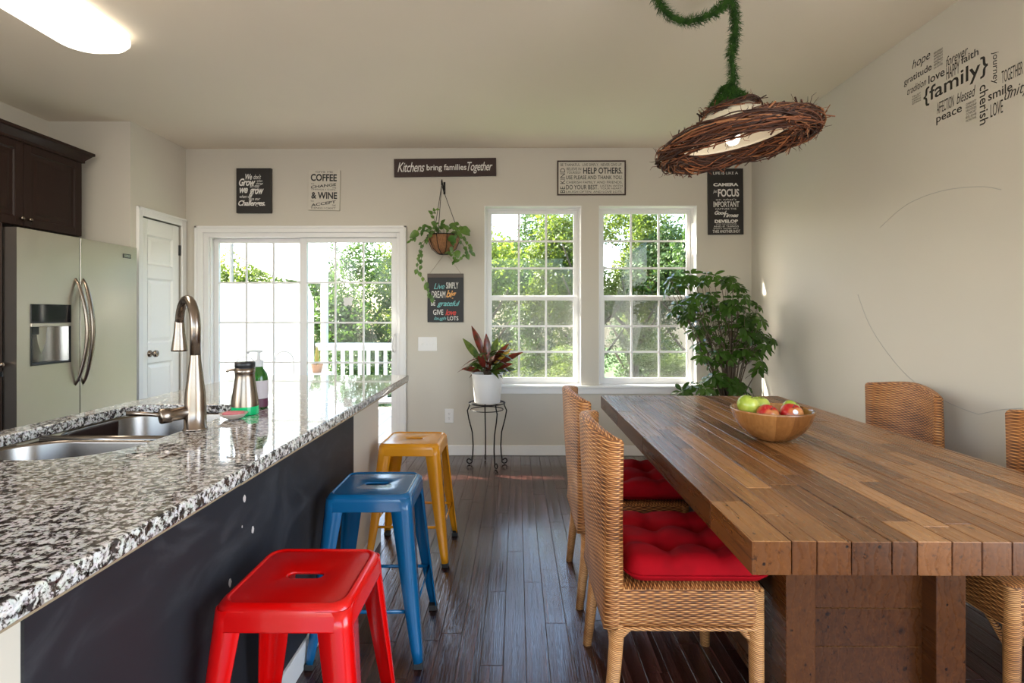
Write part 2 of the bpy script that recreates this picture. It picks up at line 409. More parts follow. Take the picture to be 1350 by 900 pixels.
# pantry door
dr = empty('door_1', (PX-.03, (pd0+pd1)/2, 0)); struct(dr); hw = (pd1-pd0)/2-.003
db = MB()
panels = [(1.66,1.90),(1.02,1.55),(.20,.86)]
px0, px1 = -hw+.085, hw-.085
zc = [0.01] + [z for p in sorted(panels) for z in p] + [pdz-.003]
db.box(-.018,.018,-hw,px0,.01,pdz-.003); db.box(-.018,.018,px1,hw,.01,pdz-.003)
for i in range(0, len(zc), 2): db.box(-.018,.018,px0,px1,zc[i],zc[i+1])
db.build('door_panel', M['door'], dr, bevel=.004)
for a, b in panels:
    pb = MB(); x = .018
    L = [[(x, px0, a),(x, px1, a),(x, px1, b),(x, px0, b)]]
    for ins, dx in ((.012,.006),(.02,.006),(.045,.015)):
        L.append([(dx, px0+ins, a+ins),(dx, px1-ins, a+ins),(dx, px1-ins, b-ins),(dx, px0+ins, b-ins)])
    pb.loft(L, cap1=True); pb.build('raised_panel', M['door'], dr)
kp = atX(199,466,PX)
MB().lathe([(.028,0),(.028,.006),(.012,.010),(.011,.03),(.022,.036),(.029,.048),(.026,.062),(.012,.068),(0.001,.069)], (.018, kp.y-(pd0+pd1)/2, kp.z), 20, axis=(1,0,0)).build('door_knob', M['nickel'], dr, smooth=True)
for hz in (1.82, .25): MB().box(.016,.034, hw-.008, hw+.014, hz-.045, hz+.045).build('hinge', M['black'], dr, bevel=.002)
cs = MB(); cwid = .058; o0, o1 = pd0-cwid-.005, min(pd1+cwid+.005, YB-.002)
cs.box(PX, PX+.016, o0, pd0-.003, 0, pdz+.07); cs.box(PX, PX+.016, pd1+.003, o1, 0, pdz+.07); cs.box(PX, PX+.016, pd0-.003, pd1+.003, pdz+.004, pdz+.07)
cs.box(PX+.016, PX+.024, o0, o0+.018, 0, pdz+.07); cs.box(PX+.016, PX+.024, o0, o1, pdz+.052, pdz+.07)
struct(cs.build('trim_1', M['trim'], bevel=.003))
# baseboards
def board(name, boxes):
    mb = MB()
    for b in boxes: mb.box(*b)
    struct(mb.build(name, M['trim'], bevel=.005))
cx0, cx1 = at(258.5,0,YB).x, at(536,0,YB).x
board('baseboard_back', [(cx1, XR, YB-.014, YB, 0, .09),(PX, cx0, YB-.014, YB, 0, .09)])
board('baseboard_right', [(XR-.014, XR, YR, YB-.014, 0, .09)])
board('baseboard_left', [(XL, XL+.014, YR, 2.3, 0, .09)])
# door casing (stepped)
cz = at(400,298,YB).z; c = MB(); yy = YB
c.box(cx0, DX0+.004, yy-.02, yy, 0, cz); c.box(DX1-.004, cx1, yy-.02, yy, 0, cz); c.box(DX0, DX1, yy-.02, yy, DZ-.004, cz)
c.box(cx0, cx0+.02, yy-.03, yy-.02, 0, cz); c.box(cx1-.02, cx1, yy-.03, yy-.02, 0, cz); c.box(cx0, cx1, yy-.03, yy-.02, cz-.02, cz)
struct(c.build('trim_2', M['trim'], bevel=.003))
# sliding patio door
sd = struct(empty('door_2', ((DX0+DX1)/2, YB+.04, 0)))
hw = (DX1-DX0)/2
f = MB(); f.box(-hw,-hw+.05,-.04,.09,0,DZ); f.box(hw-.035,hw,-.04,.09,0,DZ); f.box(-hw+.05,hw-.035,-.04,.09,DZ-.045,DZ); f.box(-hw+.05,hw-.035,-.04,.09,-.01,.035)
f.box(-hw+.05,-hw+.062,-.02,.0,0.03,DZ-.04)
f.build('door_frame', M['vinyl'], sd, bevel=.003)
YG = YB+.07
def dpanel(g0, g1, gz0, gz1, y, sl, sr, tint):
    e = y-YB-.04; cxm = (DX0+DX1)/2; a, b = g0-cxm, g1-cxm
    p = MB(); p.box(a-sl, a, e-.018, e+.018, .035, DZ-.045); p.box(b, b+sr, e-.018, e+.018, .035, DZ-.045)
    p.box(a, b, e-.018, e+.018, gz1, DZ-.045); p.box(a, b, e-.018, e+.018, .035, gz0)
    pn = p.build('sash', M['vinyl'], sd, bevel=.003)
    m_ = MB()
    for k in (1,2):
        x = a+(b-a)*k/3; m_.box(x-.008, x+.008, e-.006, e+.006, gz0, gz1)
    for k in range(1,5):
        z = gz0+(gz1-gz0)*k/5; m_.box(a, b, e-.0055, e+.0055, z-.008, z+.008)
    m_.build('muntins', M['vinyl'], pn)
    MB().box(a, b, e-.002, e+.002, gz0, gz1).build('glass_pane', M['glass'], pn)
g = at(289.5,0,YG+.03), at(396.5,0,YG+.03); dpanel(g[0].x, g[1].x, at(0,582,YG).z, at(340,320,YG).z, YG+.03, .055, .035, 0)
g2 = at(405.5,0,YG-.01), at(516.5,0,YG-.01); dpanel(g2[0].x, g2[1].x, at(0,582,YG).z, at(460,320,YG).z, YG-.01, .065, .07, 0)
hp = at(520,452,YG-.03); hx = hp.x-(DX0+DX1)/2
MB().tube([(hx, .0, hp.z-.075),(hx-.002,-.045,hp.z-.07),(hx-.005,-.055,hp.z-.04),(hx-.005,-.055,hp.z+.04),(hx-.002,-.045,hp.z+.07),(hx,.0,hp.z+.075)], .008, 8).build('door_handle', M['vinyl'], sd, smooth=True)
st = at(459,398,YG-.015); stk = MB()
for k, (dx, dz, r) in enumerate(((-.02,.02,.024),(.022,.024,.026),(-.018,-.016,.022),(.02,-.014,.02),(0,.004,.02))):
    stk.lathe([(r,0),(r*.9,.0015+k*.0002),(.0005,.002+k*.0002)], (st.x+dx, st.y-.004, st.z+dz), 16, cap0=True, axis=(0,-1,0))
tag(stk.build('window_sticker', simple('white_cling', (.85,.85,.85), .5)), 'small white flower-shaped cling on the glass of the sliding door', 'sticker')
# double-hung windows
def window(name, w):
    x0, x1 = w; cxm = (x0+x1)/2; wn = struct(empty(name, (cxm, YB+.09, WZ0))); hw = (x1-x0)/2; h = WZ1-WZ0
    f = MB(); f.box(-hw,-hw+.022,-.0,.05,0,h); f.box(hw-.022,hw,0,.05,0,h); f.box(-hw+.022,hw-.022,0,.05,h-.022,h); f.box(-hw+.022,hw-.022,0,.05,0,.02)
    f.build('window_frame', M['vinyl'], wn, bevel=.002)
    r = MB(); r.box(-hw, -hw+.006, -.088, 0, 0.005, h); r.box(hw-.006, hw, -.088, 0, 0.005, h); r.box(-hw+.006, hw-.006, -.088, 0, h-.006, h)
    r.build('jamb_lining', M['trim'], wn)
    mid = h - (392-271)*YB/FPX
    for (za, zb, y, ins) in ((mid-.012, h-.022, .030, .022), (.02, mid+.012, .008, .03)):
        s = MB(); t = .038 if ins < .025 else .042; a, b = -hw+.022, hw-.022
        s.box(a,a+t,y-.014,y+.014,za,zb); s.box(b-t,b,y-.014,y+.014,za,zb); s.box(a+t,b-t,y-.014,y+.014,zb-t*.85,zb); s.box(a+t,b-t,y-.014,y+.014,za,za+t*.95)
        so_ = s.build('sash', M['vinyl'], wn, bevel=.002)
        m_ = MB(); ga, gb, gc, gd = a+t, b-t, za+t*.95, zb-t*.85
        for k in (1,2):
            x = ga+(gb-ga)*k/3; z = gc+(gd-gc)*k/3
            m_.box(x-.009,x+.009,y-.005,y+.005,gc,gd); m_.box(ga,gb,y-.0045,y+.0045,z-.009,z+.009)
        m_.build('muntins', M['vinyl'], so_)
        MB().box(ga,gb,y-.0015,y+.0015,gc,gd).build('glass_pane', M['glass'], so_)
    MB().box(-hw+.03,hw-.03,.046,.047,.02,mid).build('insect_screen', M['screen'], wn)
window('window_1', W1); window('window_2', W2)
si = MB(); sx0, sx1 = at(632,0,YB).x, at(926,0,YB).x
si.box(sx0, sx1, YB-.035, YB, WZ0-.02, WZ0-.001); si.box(W1[0], W1[1], YB, YB+.09, WZ0-.001, WZ0+.004); si.box(W2[0], W2[1], YB, YB+.09, WZ0-.001, WZ0+.004)
si.box(sx0+.015, sx1-.015, YB-.016, YB, WZ0-.072, WZ0-.02)
struct(si.build('trim_3', M['trim'], bevel=.004))
# thin curved grey lines on right wall
mk = MB()
def wallcurve(pts):
    P = [atX(a,b,XR) for a,b in pts]; out = []
    for i in range(len(P)-1):
        p0, p1, p2, p3 = P[max(i-1,0)], P[i], P[i+1], P[min(i+2,len(P)-1)]
        for k in range(6):
            t = k/6; out.append(.5*((2*p1)+(-p0+p2)*t+(2*p0-5*p1+4*p2-p3)*t*t+(-p0+3*p1-3*p2+p3)*t**3))
    out.append(P[-1]); return out
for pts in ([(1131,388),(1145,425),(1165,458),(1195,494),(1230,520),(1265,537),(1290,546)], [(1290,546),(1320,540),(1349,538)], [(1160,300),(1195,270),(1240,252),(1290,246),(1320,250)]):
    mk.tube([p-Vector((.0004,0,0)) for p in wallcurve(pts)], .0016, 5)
struct(mk.build('wall_lines', simple('faint_line', (.43,.41,.38), .8)))
# ------------------------------------------------------------------ ceiling light over the kitchen
cl = empty('ceiling_light', (-2.215, 2.3, H), label='long white puffy fluorescent ceiling light over the kitchen', cat='ceiling light')
b = MB(); b.loft([rrect(.15,.58,.08,0),rrect(.15,.58,.08,-.03)], cap0=True, cap1=True); b.build('light_base', M['trim'], cl)
d = MB(); d.loft([rrect(.165,.62,.12,-.012,8),rrect(.178,.635,.13,-.03,8),rrect(.178,.635,.13,-.05,8),rrect(.16,.615,.12,-.075,8),rrect(.11,.56,.09,-.088,8),rrect(.03,.45,.03,-.093,8)], cap1=True)
d.build('diffuser', emis('lamp_diffuser', (1,.93,.82), 2.6), cl, smooth=True)
# a lamp of its own so the kitchen corner is lit by the fixture
area('ceiling_light_glow', (-2.215, 2.3, H-.10), (0,0,-1), .3, 1.15, 26, (1,.86,.68))
area('ceiling_glow_fill', (-2.0, 2.3, H-.05), (1,0,.12), 1.1, .03, 1.2, (1,.78,.5))  # extra lamp added beside the fixture for a warm sideways glow

# ------------------------------------------------------------------ kitchen island
IXL, IXR, IY0, IY1, IZ = -1.515, -.605, .22, 3.055, .915
FXR, FXL = -.765, -1.46
isl = empty('kitchen_island', (-1.05, 1.7, 0), label='beige kitchen island half wall with black chalkboard side under granite', cat='kitchen island')
ox, oy = -1.05, 1.7
M['beige'] = paint('island_beige', (.62,.55,.45))
b = MB(); b.box(FXR-.10-ox, FXR-ox, .3-oy, 3.0-oy, 0, IZ-.045); b.build('half_wall', M['beige'], isl, bevel=.003)
cb = MB(); cb.box(FXL-ox, FXR-.10-ox, .3-oy, 1.15-oy, .1, IZ-.045); cb.box(FXL-ox, FXR-.10-ox, 2.15-oy, 2.98-oy, .1, IZ-.045); cb.box(FXL-ox, FXL+.02-ox, 1.15-oy, 2.15-oy, .1, IZ-.045)
cb.box(FXL+.06-ox, FXR-.10-ox, .32-oy, 2.96-oy, 0, .1)
cb.build('base_cabinet', M['espresso'], isl, bevel=.003)
MB().box(FXR-ox, FXR+.006-ox, .83-oy, 2.52-oy, .095, IZ-.039).build('chalkboard_panel', M['chalk'], isl)
MB().box(FXR-ox, FXR+.014-ox, .3-oy, 3.0-oy, 0, .09).build('baseboard', M['trim'], isl, bevel=.004)
MB().box(IXL+.02-ox, IXR-.008-ox, IY0+.02-oy, 1.2-oy, IZ-.039, IZ-.033).box(IXR-.2-ox, IXR-.006-ox, 1.2-oy, IY1-.01-oy, IZ-.039, IZ-.033).box(IXL+.02-ox, IXL+.055-ox, 1.2-oy, IY1-.01-oy, IZ-.039, IZ-.033).box(IXL+.02-ox, IXR-.05-ox, 2.15-oy, IY1-.01-oy, IZ-.039, IZ-.033).build('plywood_underlay', simple('plywood', (.28,.21,.13), .6), isl)
rd = random.Random(5); chipm = simple('bare_plaster', (.55,.5,.47), .8)
for px, py, s in ((322,657,.0085),(333,698,.009),(303,768,.009),(319,694,.003),(499,0,0)):
    if s == 0: continue
    p = atX(px, py, FXR+.007); L = []
    for q in (0, .0012): L.append([(p.x-ox+q, p.y-oy+s*.8*rd.uniform(.7,1.1)*math.cos(a*PI/5), p.z+s*1.25*rd.uniform(.7,1.1)*math.sin(a*PI/5)) for a in range(10)])
    MB().loft(L, cap1=True).build('paint_chip', chipm, isl)
# granite slab with a sink cut-out
cu = bpy.data.curves.new('ct','CURVE'); cu.dimensions = '2D'; cu.fill_mode = 'BOTH'; cu.extrude = .0115; cu.bevel_depth = .0045; cu.bevel_resolution = 3
SKX0, SKX1, SKY0, SKY1 = -1.443, -.985, 1.262, 2.05
def sinkloop(ins=0, z=0, n=8):
    pts = []
    rr = [(.17,SKX1,SKY1),(.10,SKX0,SKY1),(.10,SKX0,SKY0),(.17,SKX1,SKY0)]
    for q, (r, X_, Y_) in enumerate(rr):
        sx = 1 if q in (0,3) else -1; sy = 1 if q in (0,1) else -1
        for k in range(n+1):
            a = q*PI/2+k/n*PI/2; r2 = r
            pts.append((X_-sx*r+(r-ins)*math.cos(a) , Y_-sy*r+(r-ins)*math.sin(a), z))
    return pts
for loop in (rrect((IXR-IXL)/2-.0045, (IY1-IY0)/2-.0045, .012, 0, 5, (IXL+IXR)/2, (IY0+IY1)/2), sinkloop(-.0045)):
    sp = cu.splines.new('POLY'); sp.points.add(len(loop)-1); sp.use_cyclic_u = True
    for i, p in enumerate(loop): sp.points[i].co = (p[0], p[1], 0, 1)
to = bpy.data.objects.new('t', cu); C.objects.link(to); bpy.context.view_layer.update()
me = bpy.data.meshes.new_from_object(to.evaluated_get(bpy.context.evaluated_depsgraph_get())); bpy.data.objects.remove(to)
me.materials.clear(); me.materials.append(M['granite'])
ct = bpy.data.objects.new('granite_countertop', me); C.objects.link(ct); ct.location = (0,0,IZ-.0165)
tag(ct, 'polished speckled black and white granite countertop on the kitchen island', 'countertop')
# sink
sk = empty('kitchen_sink', (-1.21, 1.655, 0), label='stainless steel double bowl undermount sink set in the granite', cat='sink')
sx_, sy_ = -1.21, 1.655
DIV = 1.615
def off(loop): return [(a-sx_, b-sy_, c) for a,b,c in loop]
fl_ = MB(); zt = IZ-.034
def bowlloop(near, ins, z):
    if near: return [(a, min(b, DIV-.016-ins if b > DIV else b), c) for a,b,c in sinkloop(ins, z)] 
    return [(a, max(b, DIV+.016+ins), c) for a,b,c in sinkloop(ins, z)]
for near in (True, False):
    y0, y1 = (SKY0-.003, DIV-.014) if near else (DIV+.014, SKY1+.003)
    hx, hy, cx, cy = (SKX1-SKX0)/2+.003, (y1-y0)/2, (SKX0+SKX1)/2, (y0+y1)/2
    L = []
    for ins, z, r in ((0,zt,.13),(.002,zt-.008,.13),(.006,zt-.15,.12),(.02,zt-.175,.11),(.05,zt-.188,.09),(.15,zt-.190,.03)):
        L.append(off(rrect(hx-ins, hy-ins, r, z, 8, cx, cy)))
    bw_ = MB().loft(L, cap1=True).build('sink_bowl', M['sink'], sk, smooth=True, solid=.002)
    MB().lathe([(.045,.003),(.04,.004),(.03,.001),(.004,.001)], (cx-sx_, cy-sy_, zt-.189), 24).build('drain', M['nickel'], bw_, smooth=True)
MB().tube([(SKX0-sx_+.02, DIV-sy_, zt-.002),(SKX1-sx_-.01, DIV-sy_, zt-.002)], .014, 10, squash=.8).build('sink_divider', M['sink'], sk, smooth=True)
# faucet
fp = at(257.5, 566, 1.60); fx, fy = fp.x, 1.60
fa = empty('kitchen_faucet', (fx, fy, IZ), label='brushed nickel pull-down gooseneck faucet behind the sink', cat='faucet')
b = MB(); b.lathe([(.033,0),(.033,.004),(.030,.006),(.0295,.06),(.027,.11),(.0205,.16),(.0155,.205),(.0145,.22)], n=28, cap0=True); b.build('faucet_body', M['nickel'], fa, smooth=True)
dirx, diry = -.70, .71; pts = [(0,0,.215),(0,0,.30)]; R = .092
for k in range(0, 13):
    a = k/12*PI*.97; q = R*(1-math.cos(a)); pts.append((dirx*q, diry*q, .302+R*.92*math.sin(a)))
MB().tube(pts, [.0145]*2+[.0145-.0015*k/12 for k in range(13)], 16).build('spout', M['nickel'], fa, smooth=True)
e = pts[-1]
MB().lathe([(.0135,.01),(.0145,0),(.0145,-.005),(.0165,-.03),(.0235,-.082),(.0235,-.087),(.019,-.088)], (e[0],e[1],e[2]), 24, cap1=True).build('spray_head', M['nickel'], fa, smooth=True)
ax = Vector((-.64,-.66,-.06)).normalized()
h = MB(); h.lathe([(.019,.0),(.019,.062),(.0215,.064),(.0215,.088),(.020,.091)], (0,0,.055), 24, cap1=True, axis=ax); hd = h.build('handle', M['nickel'], fa, smooth=True)
e = Vector((0,0,.055))+ax*.075
MB().tube([e, e+Vector((-.045,-.01,.006)), e+Vector((-.10,-.02,.010))], [.006,.006,.007], 10, squash=.6).build('lever', M['nickel'], hd, smooth=True)
# soap dispenser
sp_ = at(323, 548, 1.85)
s = empty('soap_dispenser', (sp_.x, 1.85, IZ), label='steel hourglass soap dispenser with green soap and black top', cat='soap dispenser')
MB().lathe([(.043,0),(.044,.003),(.0435,.028)], n=32, cap0=True).build('soap_base', NT('green_soap', (.01,.55,.18), .08, 0, Transmission_Weight=.3).m, s, smooth=True)
MB().lathe([(.0435,.028),(.042,.05),(.037,.085),(.0325,.115),(.0305,.128),(.031,.14),(.0325,.143),(.0325,.157)], n=32, cap1=True).build('dispenser_body', M['nickel'], s, smooth=True)
MB().lathe([(.031,.157),(.031,.162),(.0325,.164),(.0325,.176),(.029,.179),(.001,.179)], n=32).build('pump_top', M['black'], s, smooth=True)
MB().tube([(-.02,0,.150),(-.045,0,.151),(-.06,0,.148),(-.063,0,.143)], .005, 8).build('spout', M['nickel'], s, smooth=True)
# green bottle with pump
bp = at(341, 541, 1.98)
s = empty('pump_bottle', (bp.x, 1.98, IZ), label='green glass pump bottle with pale label behind the soap dispenser', cat='bottle')
MB().lathe([(.03,0),(.032,.004),(.032,.105),(.028,.125),(.016,.143),(.014,.155)], n=28, cap0=True, cap1=True).build('bottle', NT('green_glass', (.03,.16,.02), .06, 0, Transmission_Weight=.5).m, s, smooth=True)
MB().lathe([(.0326,.035),(.0326,.10)], n=28).build('label', simple('label', (.45,.40,.42), .5), s, smooth=True)
MB().lathe([(.0325,.004),(.0325,.034)], n=28).build('label_band', simple('label_dark', (.10,.02,.05), .5), s, smooth=True)
m_ = MB(); m_.lathe([(.016,.150),(.016,.172),(.010,.174),(.006,.178),(.005,.205)], n=18, cap1=True); m_.tube([(.012,0,.205),(-.02,0,.207),(-.035,0,.206),(-.04,0,.198)], .005, 8); m_.build('pump', simple('grey_plastic', (.5,.5,.5), .3), s, smooth=True)
# sponge dish
dp = at(303, 551, 1.76)
s = empty('sponge_dish', (dp.x+.012, 1.76, IZ), label='small beige and pink dish beside the soap dispenser', cat='dish')
MB().lathe([(.015,.0),(.03,.006),(.042,.018),(.044,.02),(.040,.017),(.02,.007),(.001,.006)], n=24, cap0=True).build('dish', simple('ceramic_beige', (.55,.45,.38), .3), s, smooth=True)
sc = MB(); sc.loft([rrect(.028,.018,.006,.009), rrect(.029,.019,.006,.012), rrect(.029,.019,.006,.021), rrect(.027,.017,.006,.023)], True, True); sc.build('sponge', simple('pink_sponge', (.55,.16,.17), .8), s, smooth=False)

# ------------------------------------------------------------------ fridge
FX, FY0, FY1, FZ = -2.86, 3.10, 4.03, 1.76
p1 = atX(22,299,FX); p2 = atX(181,326,FX); FY0, FY1 = p1.y, min(atX(180.5,326,FX).y, PY-.01); FZ = (p1.z+atX(177,326,FX).z)/2
fr = empty('refrigerator', (-3.22, (FY0+FY1)/2, 0), label='stainless steel side by side refrigerator with ice dispenser', cat='refrigerator')
fo = Vector((-3.22, (FY0+FY1)/2, 0))
M['fridge_side'] = simple('fridge_side', (.035,.033,.033), .4)
MB().box(XL+.03-fo.x, FX-.085-fo.x, FY0-fo.y+.005, FY1-fo.y-.005, .02, FZ-.015).build('cabinet_body', M['fridge_side'], fr, bevel=.004)
seam = atX(105.5,0,FX).y
f0, f1 = FX-.08-fo.x, FX-fo.x
# left door with dispenser recess
a, b_ = FY0-fo.y, seam-.004-fo.y
r0, r1 = atX(40,400,FX).y-fo.y, atX(93,400,FX).y-fo.y; rz1, rz0 = atX(66,401,FX).z, atX(66,480,FX).z
m_ = MB(); m_.box(f0,f1,a,r0,.08,FZ); m_.box(f0,f1,r1,b_,.08,FZ); m_.box(f0,f1,r0,r1,rz1,FZ); m_.box(f0,f1,r0,r1,.08,rz0); m_.box(f0,f0+.02,r0,r1,rz0,rz1)
ld = m_.build('door', M['steel'], fr)
m_ = MB(); MB().box(f0,f1-.0015,seam-.005-fo.y,seam+.005-fo.y,.08,FZ-.003).build('door_gap_shade', simple('gap_shade_black', (.01,.01,.01), .95, 0, Specular_IOR_Level=.0), fr)  # black strip stands in for the shaded gap between the doors
m_ = MB(); m_.box(f0,f1,seam+.004-fo.y,FY1-fo.y,.08,FZ); rdr = m_.build('door', M['steel'], fr, bevel=.0015, seg=1)
MB().box(f0+.01,f1-.02,FY0-fo.y,FY1-fo.y,0,.075).build('kick_grille', M['black'], fr, bevel=.003)
zm = rz1-(rz1-rz0)*.31
dd = MB(); dd.box(f1-.02,f1+.006,r0,r1,zm,rz1); dsp = dd.build('dispenser_panel', NT('black_gloss', (.01,.01,.012), .05).m, ld, bevel=.003)
MB().box(f1-.03,f1+.010,r0,r1,zm-.022,zm).build('dispenser_trim', M['steel'], ld, bevel=.003)
dd = MB(); q = 10
L = []
for k in range(q+1):
    t = k/q; y = r0+.008+(r1-r0-.016)*t; dpth = .055*math.sin(PI*t)**.6 if 0 < t < 1 else 0
    L.append([(f1-.004-dpth, y, rz0+.012),(f1-.006-dpth*1.05, y, zm-.022)])
dd.loft(L, closed=False); dd.build('dispenser_cavity', NT('dark_steel', (.30,.29,.28), .25, 1).m, ld, smooth=True)
MB().box(f1-.03,f1+.004,r0,r1,rz0,rz0+.014).build('drip_tray', M['black'], ld, bevel=.003)
MB().box(f1-.03,f1-.008,r0+.02,r0+.07,zm-.07,zm-.022).build('water_spout', M['black'], ld, bevel=.004)
fm = MB()
for (ya,yb) in ((r0,r0+.007),(r1-.007,r1)): MB().box(f1-.06,f1+.004,ya,yb,rz0,zm-.02).build('dispenser_frame', M['black'], ld)
def fhandle(py, parent, sgn):
    zt_, zb_ = atX(100,366,FX).z, atX(100,508,FX).z; L = []; n = 20
    for k in range(n+1):
        t = k/n; z = zb_+(zt_-zb_)*t; bow = math.sin(PI*t)
        x = f1-.004+.075*bow**.75; w = .007+.011*bow**.5; d = .006+.007*bow**.5; y = py-sgn*.010*bow
        L.append([(x+d*math.cos(a), y+w*math.sin(a), z) for a in [i*PI/5 for i in range(10)]])
    MB().loft(L, True, True).build('door_handle', M['nickel'], parent, smooth=True)
fhandle(seam-fo.y-.035, ld, -1); fhandle(seam-fo.y+.028, rdr, 1)
bb = atX(162,334,FX); bb2 = atX(172,341,FX)
MB().box(f1,f1+.004,bb.y-fo.y,bb2.y-fo.y,bb2.z,bb.z).build('badge', M['black'], rdr)
MB().box(f1+.004,f1+.005,bb.y-fo.y+.006,bb2.y-fo.y-.006,bb2.z+.006,bb.z-.006).build('badge_plate', M['pewter'], rdr)
# upper cabinet over the fridge
UX = -3.235; uy1 = atX(108.5,0,UX).y; us = atX(31,0,UX).y; uy0 = us-(uy1-us); uz0, uz1 = atX(108.5,312.5,UX).z, atX(108.5,214,UX).z
uc = empty('upper_cabinet', (XL, (uy0+uy1)/2, uz0), label='espresso brown two-door wall cabinet with crown above the refrigerator', cat='cabinet')
uo = Vector((XL, (uy0+uy1)/2, uz0)); cw = UX-.02-XL; hh = uz1-uz0; hl = (uy1-uy0)/2
MB().box(.002, cw, -hl, hl, 0, hh).build('cabinet_box', M['espresso'], uc, bevel=.002)
def cab_door(ya, yb, za, zb, x0, parent, knob=None):
    d = MB(); w = .055
    d.box(x0,x0+.02,ya,ya+w,za,zb); d.box(x0,x0+.02,yb-w,yb,za,zb); d.box(x0,x0+.02,ya+w,yb-w,zb-w,zb); d.box(x0,x0+.02,ya+w,yb-w,za,za+w)
    L = [[(x0+dx, ya+w+i, za+w+i),(x0+dx, yb-w-i, za+w+i),(x0+dx, yb-w-i, zb-w-i),(x0+dx, ya+w+i, zb-w-i)] for i, dx in ((0,.014),(.008,.008),(.03,.008),(.05,.013))]
    d.loft(L, cap1=True)
    o = d.build('door', M['espresso'], parent, bevel=.0025)
    if knob:
        MB().lathe([(.008,0),(.006,.008),(.006,.012),(.013,.02),(.014,.026),(.008,.031),(.001,.032)], (x0+.02, knob[0], knob[1]), 16, axis=(1,0,0)).build('knob', M['nickel'], o, smooth=True)
    return o
cab_door(-hl+.004, -.002, .004, hh-.004, cw, uc, (-.03,.05)); cab_door(.002, hl-.004, .004, hh-.004, cw, uc, (.03,.05))
cr = MB(); prof = [(0,0),(.012,.0),(.012,.018),(.022,.03),(.045,.058),(.055,.064),(.055,.082),(0,.082)]
def crown(mb, pth, closed=False):
    for i in range(len(prof)-1): pass
# crown swept round front and right end with a mitre
L = []
for (ex, ey, sx, sy) in ((cw+.02, -hl, 1, 0),(cw+.02, hl, 1, 1),(.002, hl, 0, 1)):
    L.append([(ex+sx*p[0], ey+sy*p[0], hh-.006+p[1]) for p in prof])
cr.loft(L, True, True); cr.build('crown_moulding', M['espresso'], uc)
# tall cabinet left of the fridge (only its edge shows)
tc = empty('tall_cabinet', (XL, 2.72, 0), label='dark brown tall cabinet at the left edge beside the refrigerator', cat='cabinet')
tw = -2.955-XL; ty = FY0-.006-2.72
MB().box(.002, tw, -.3, ty, 0, 1.80).build('cabinet_box', M['espresso'], tc, bevel=.002)
cab_door(-.298, ty-.002, .93, 1.78, tw, tc, (ty-.03, .97)); cab_door(-.298, ty-.002, .11, .90, tw, tc)
# ------------------------------------------------------------------ bar stools
def superloop(h, r, z, n=6): return rrect(h, h, r, z, n)
def stool(mat, x, y, rz, label):
    t = empty('bar_stool', (x, y, 0), rz, label, 'stool', 'metal bar stools along the island')
    SH = .60; m = MB()
    prof = [(.1595,.036,.540),(.159,.036,.543),(.157,.038,.572),(.1555,.039,.583),(.152,.040,.592),(.1465,.039,.5975),(.141,.037,.5995),(.1385,.036,.5993),(.1365,.035,.5965),(.1345,.034,.5957),(.132,.033,.5960)]
    loops = [superloop(h, r, z) for h, r, z in prof]; N = len(loops[0])
    def slot(z, g=0):
        out = []
        for p in superloop(.122,.034,0):
            a = math.atan2(p[1], p[0]*.35); cx = .034 if math.cos(a) > 0 else -.034
            out.append((cx*min(1,abs(math.cos(a))*2.2)+(.014+g)*math.cos(a), (.013+g)*math.sin(a), z))
        return out
    def slot(z, g=0): return rrect(.045+g, .0165+g, .0164+g, z, 6)
    loops.append([( (a[0]+b[0])/2, (a[1]+b[1])/2, .595) for a, b in zip(superloop(.132,.033,0), slot(0))])
    loops += [slot(.5955,.004), slot(.5945,.001), slot(.592), slot(.588)]
    m.loft(loops); st_ = m.build('seat', mat, t, smooth=True, solid=.0015)
    top, foot = .143, .196
    for sx, sy in ((1,1),(-1,1),(-1,-1),(1,-1)):
        L = []; n = 14
        for k in range(n+1):
            v = k/n; z = .585*(1-v)+.018*v; c = top+(foot-top)*v+.010; w = .044*(1-v)**.8+.028; r = min(.024, w*.5)
            pts = [(w,0)]
            for q in range(7):
                a = PI/2*q/6; pts.append((r-r*math.sin(a), r-r*math.cos(a)))
            pts.append((0,w))
            bead = .0
            L.append([(sx*(c-px), sy*(c-py), z) for px, py in pts])
        # small returned lips give the folded sheet its edge
        lg = MB(); lg.loft(L, closed=False)
        lo = lg.build('leg', mat, t, smooth=True)
        mod = lo.modifiers.new('s','SOLIDIFY'); mod.thickness = .004; mod.offset = 0
        c = foot+.010-.014
        MB().box(-.017,.017,-.017,.017,0,.022).build('foot_cap', M['rubber'], lo, bevel=.004, loc=(sx*c, sy*c, 0))
    zr = .19; c = top+(foot-top)*(1-zr/.585)-.002
    br = MB()
    for (a, b) in (((-c,-c),(c,-c)),((c,-c),(c,c)),((c,c),(-c,c)),((-c,c),(-c,-c))):
        o2 = MB(); o2.tube([(a[0],a[1],zr),(b[0],b[1],zr)], .007, 8, squash=.6); o2.build('cross_bar', mat, t, smooth=True)
    ub = MB(); q = .125
    ub.box(-q,q,-.012,.012,.50,.504); ub.box(-.012,.012,-q,q,.4955,.4995)
    return t
stool(M['red'], -.535, 1.372, 0, 'glossy red metal bar stool nearest the camera beside the island')
stool(M['blue'], -.545, 2.115, .02, 'glossy blue metal bar stool, between the red and yellow stools')
stool(M['yellow'], -.545, 2.89, -.01, 'mustard yellow metal bar stool at the far end of the island')

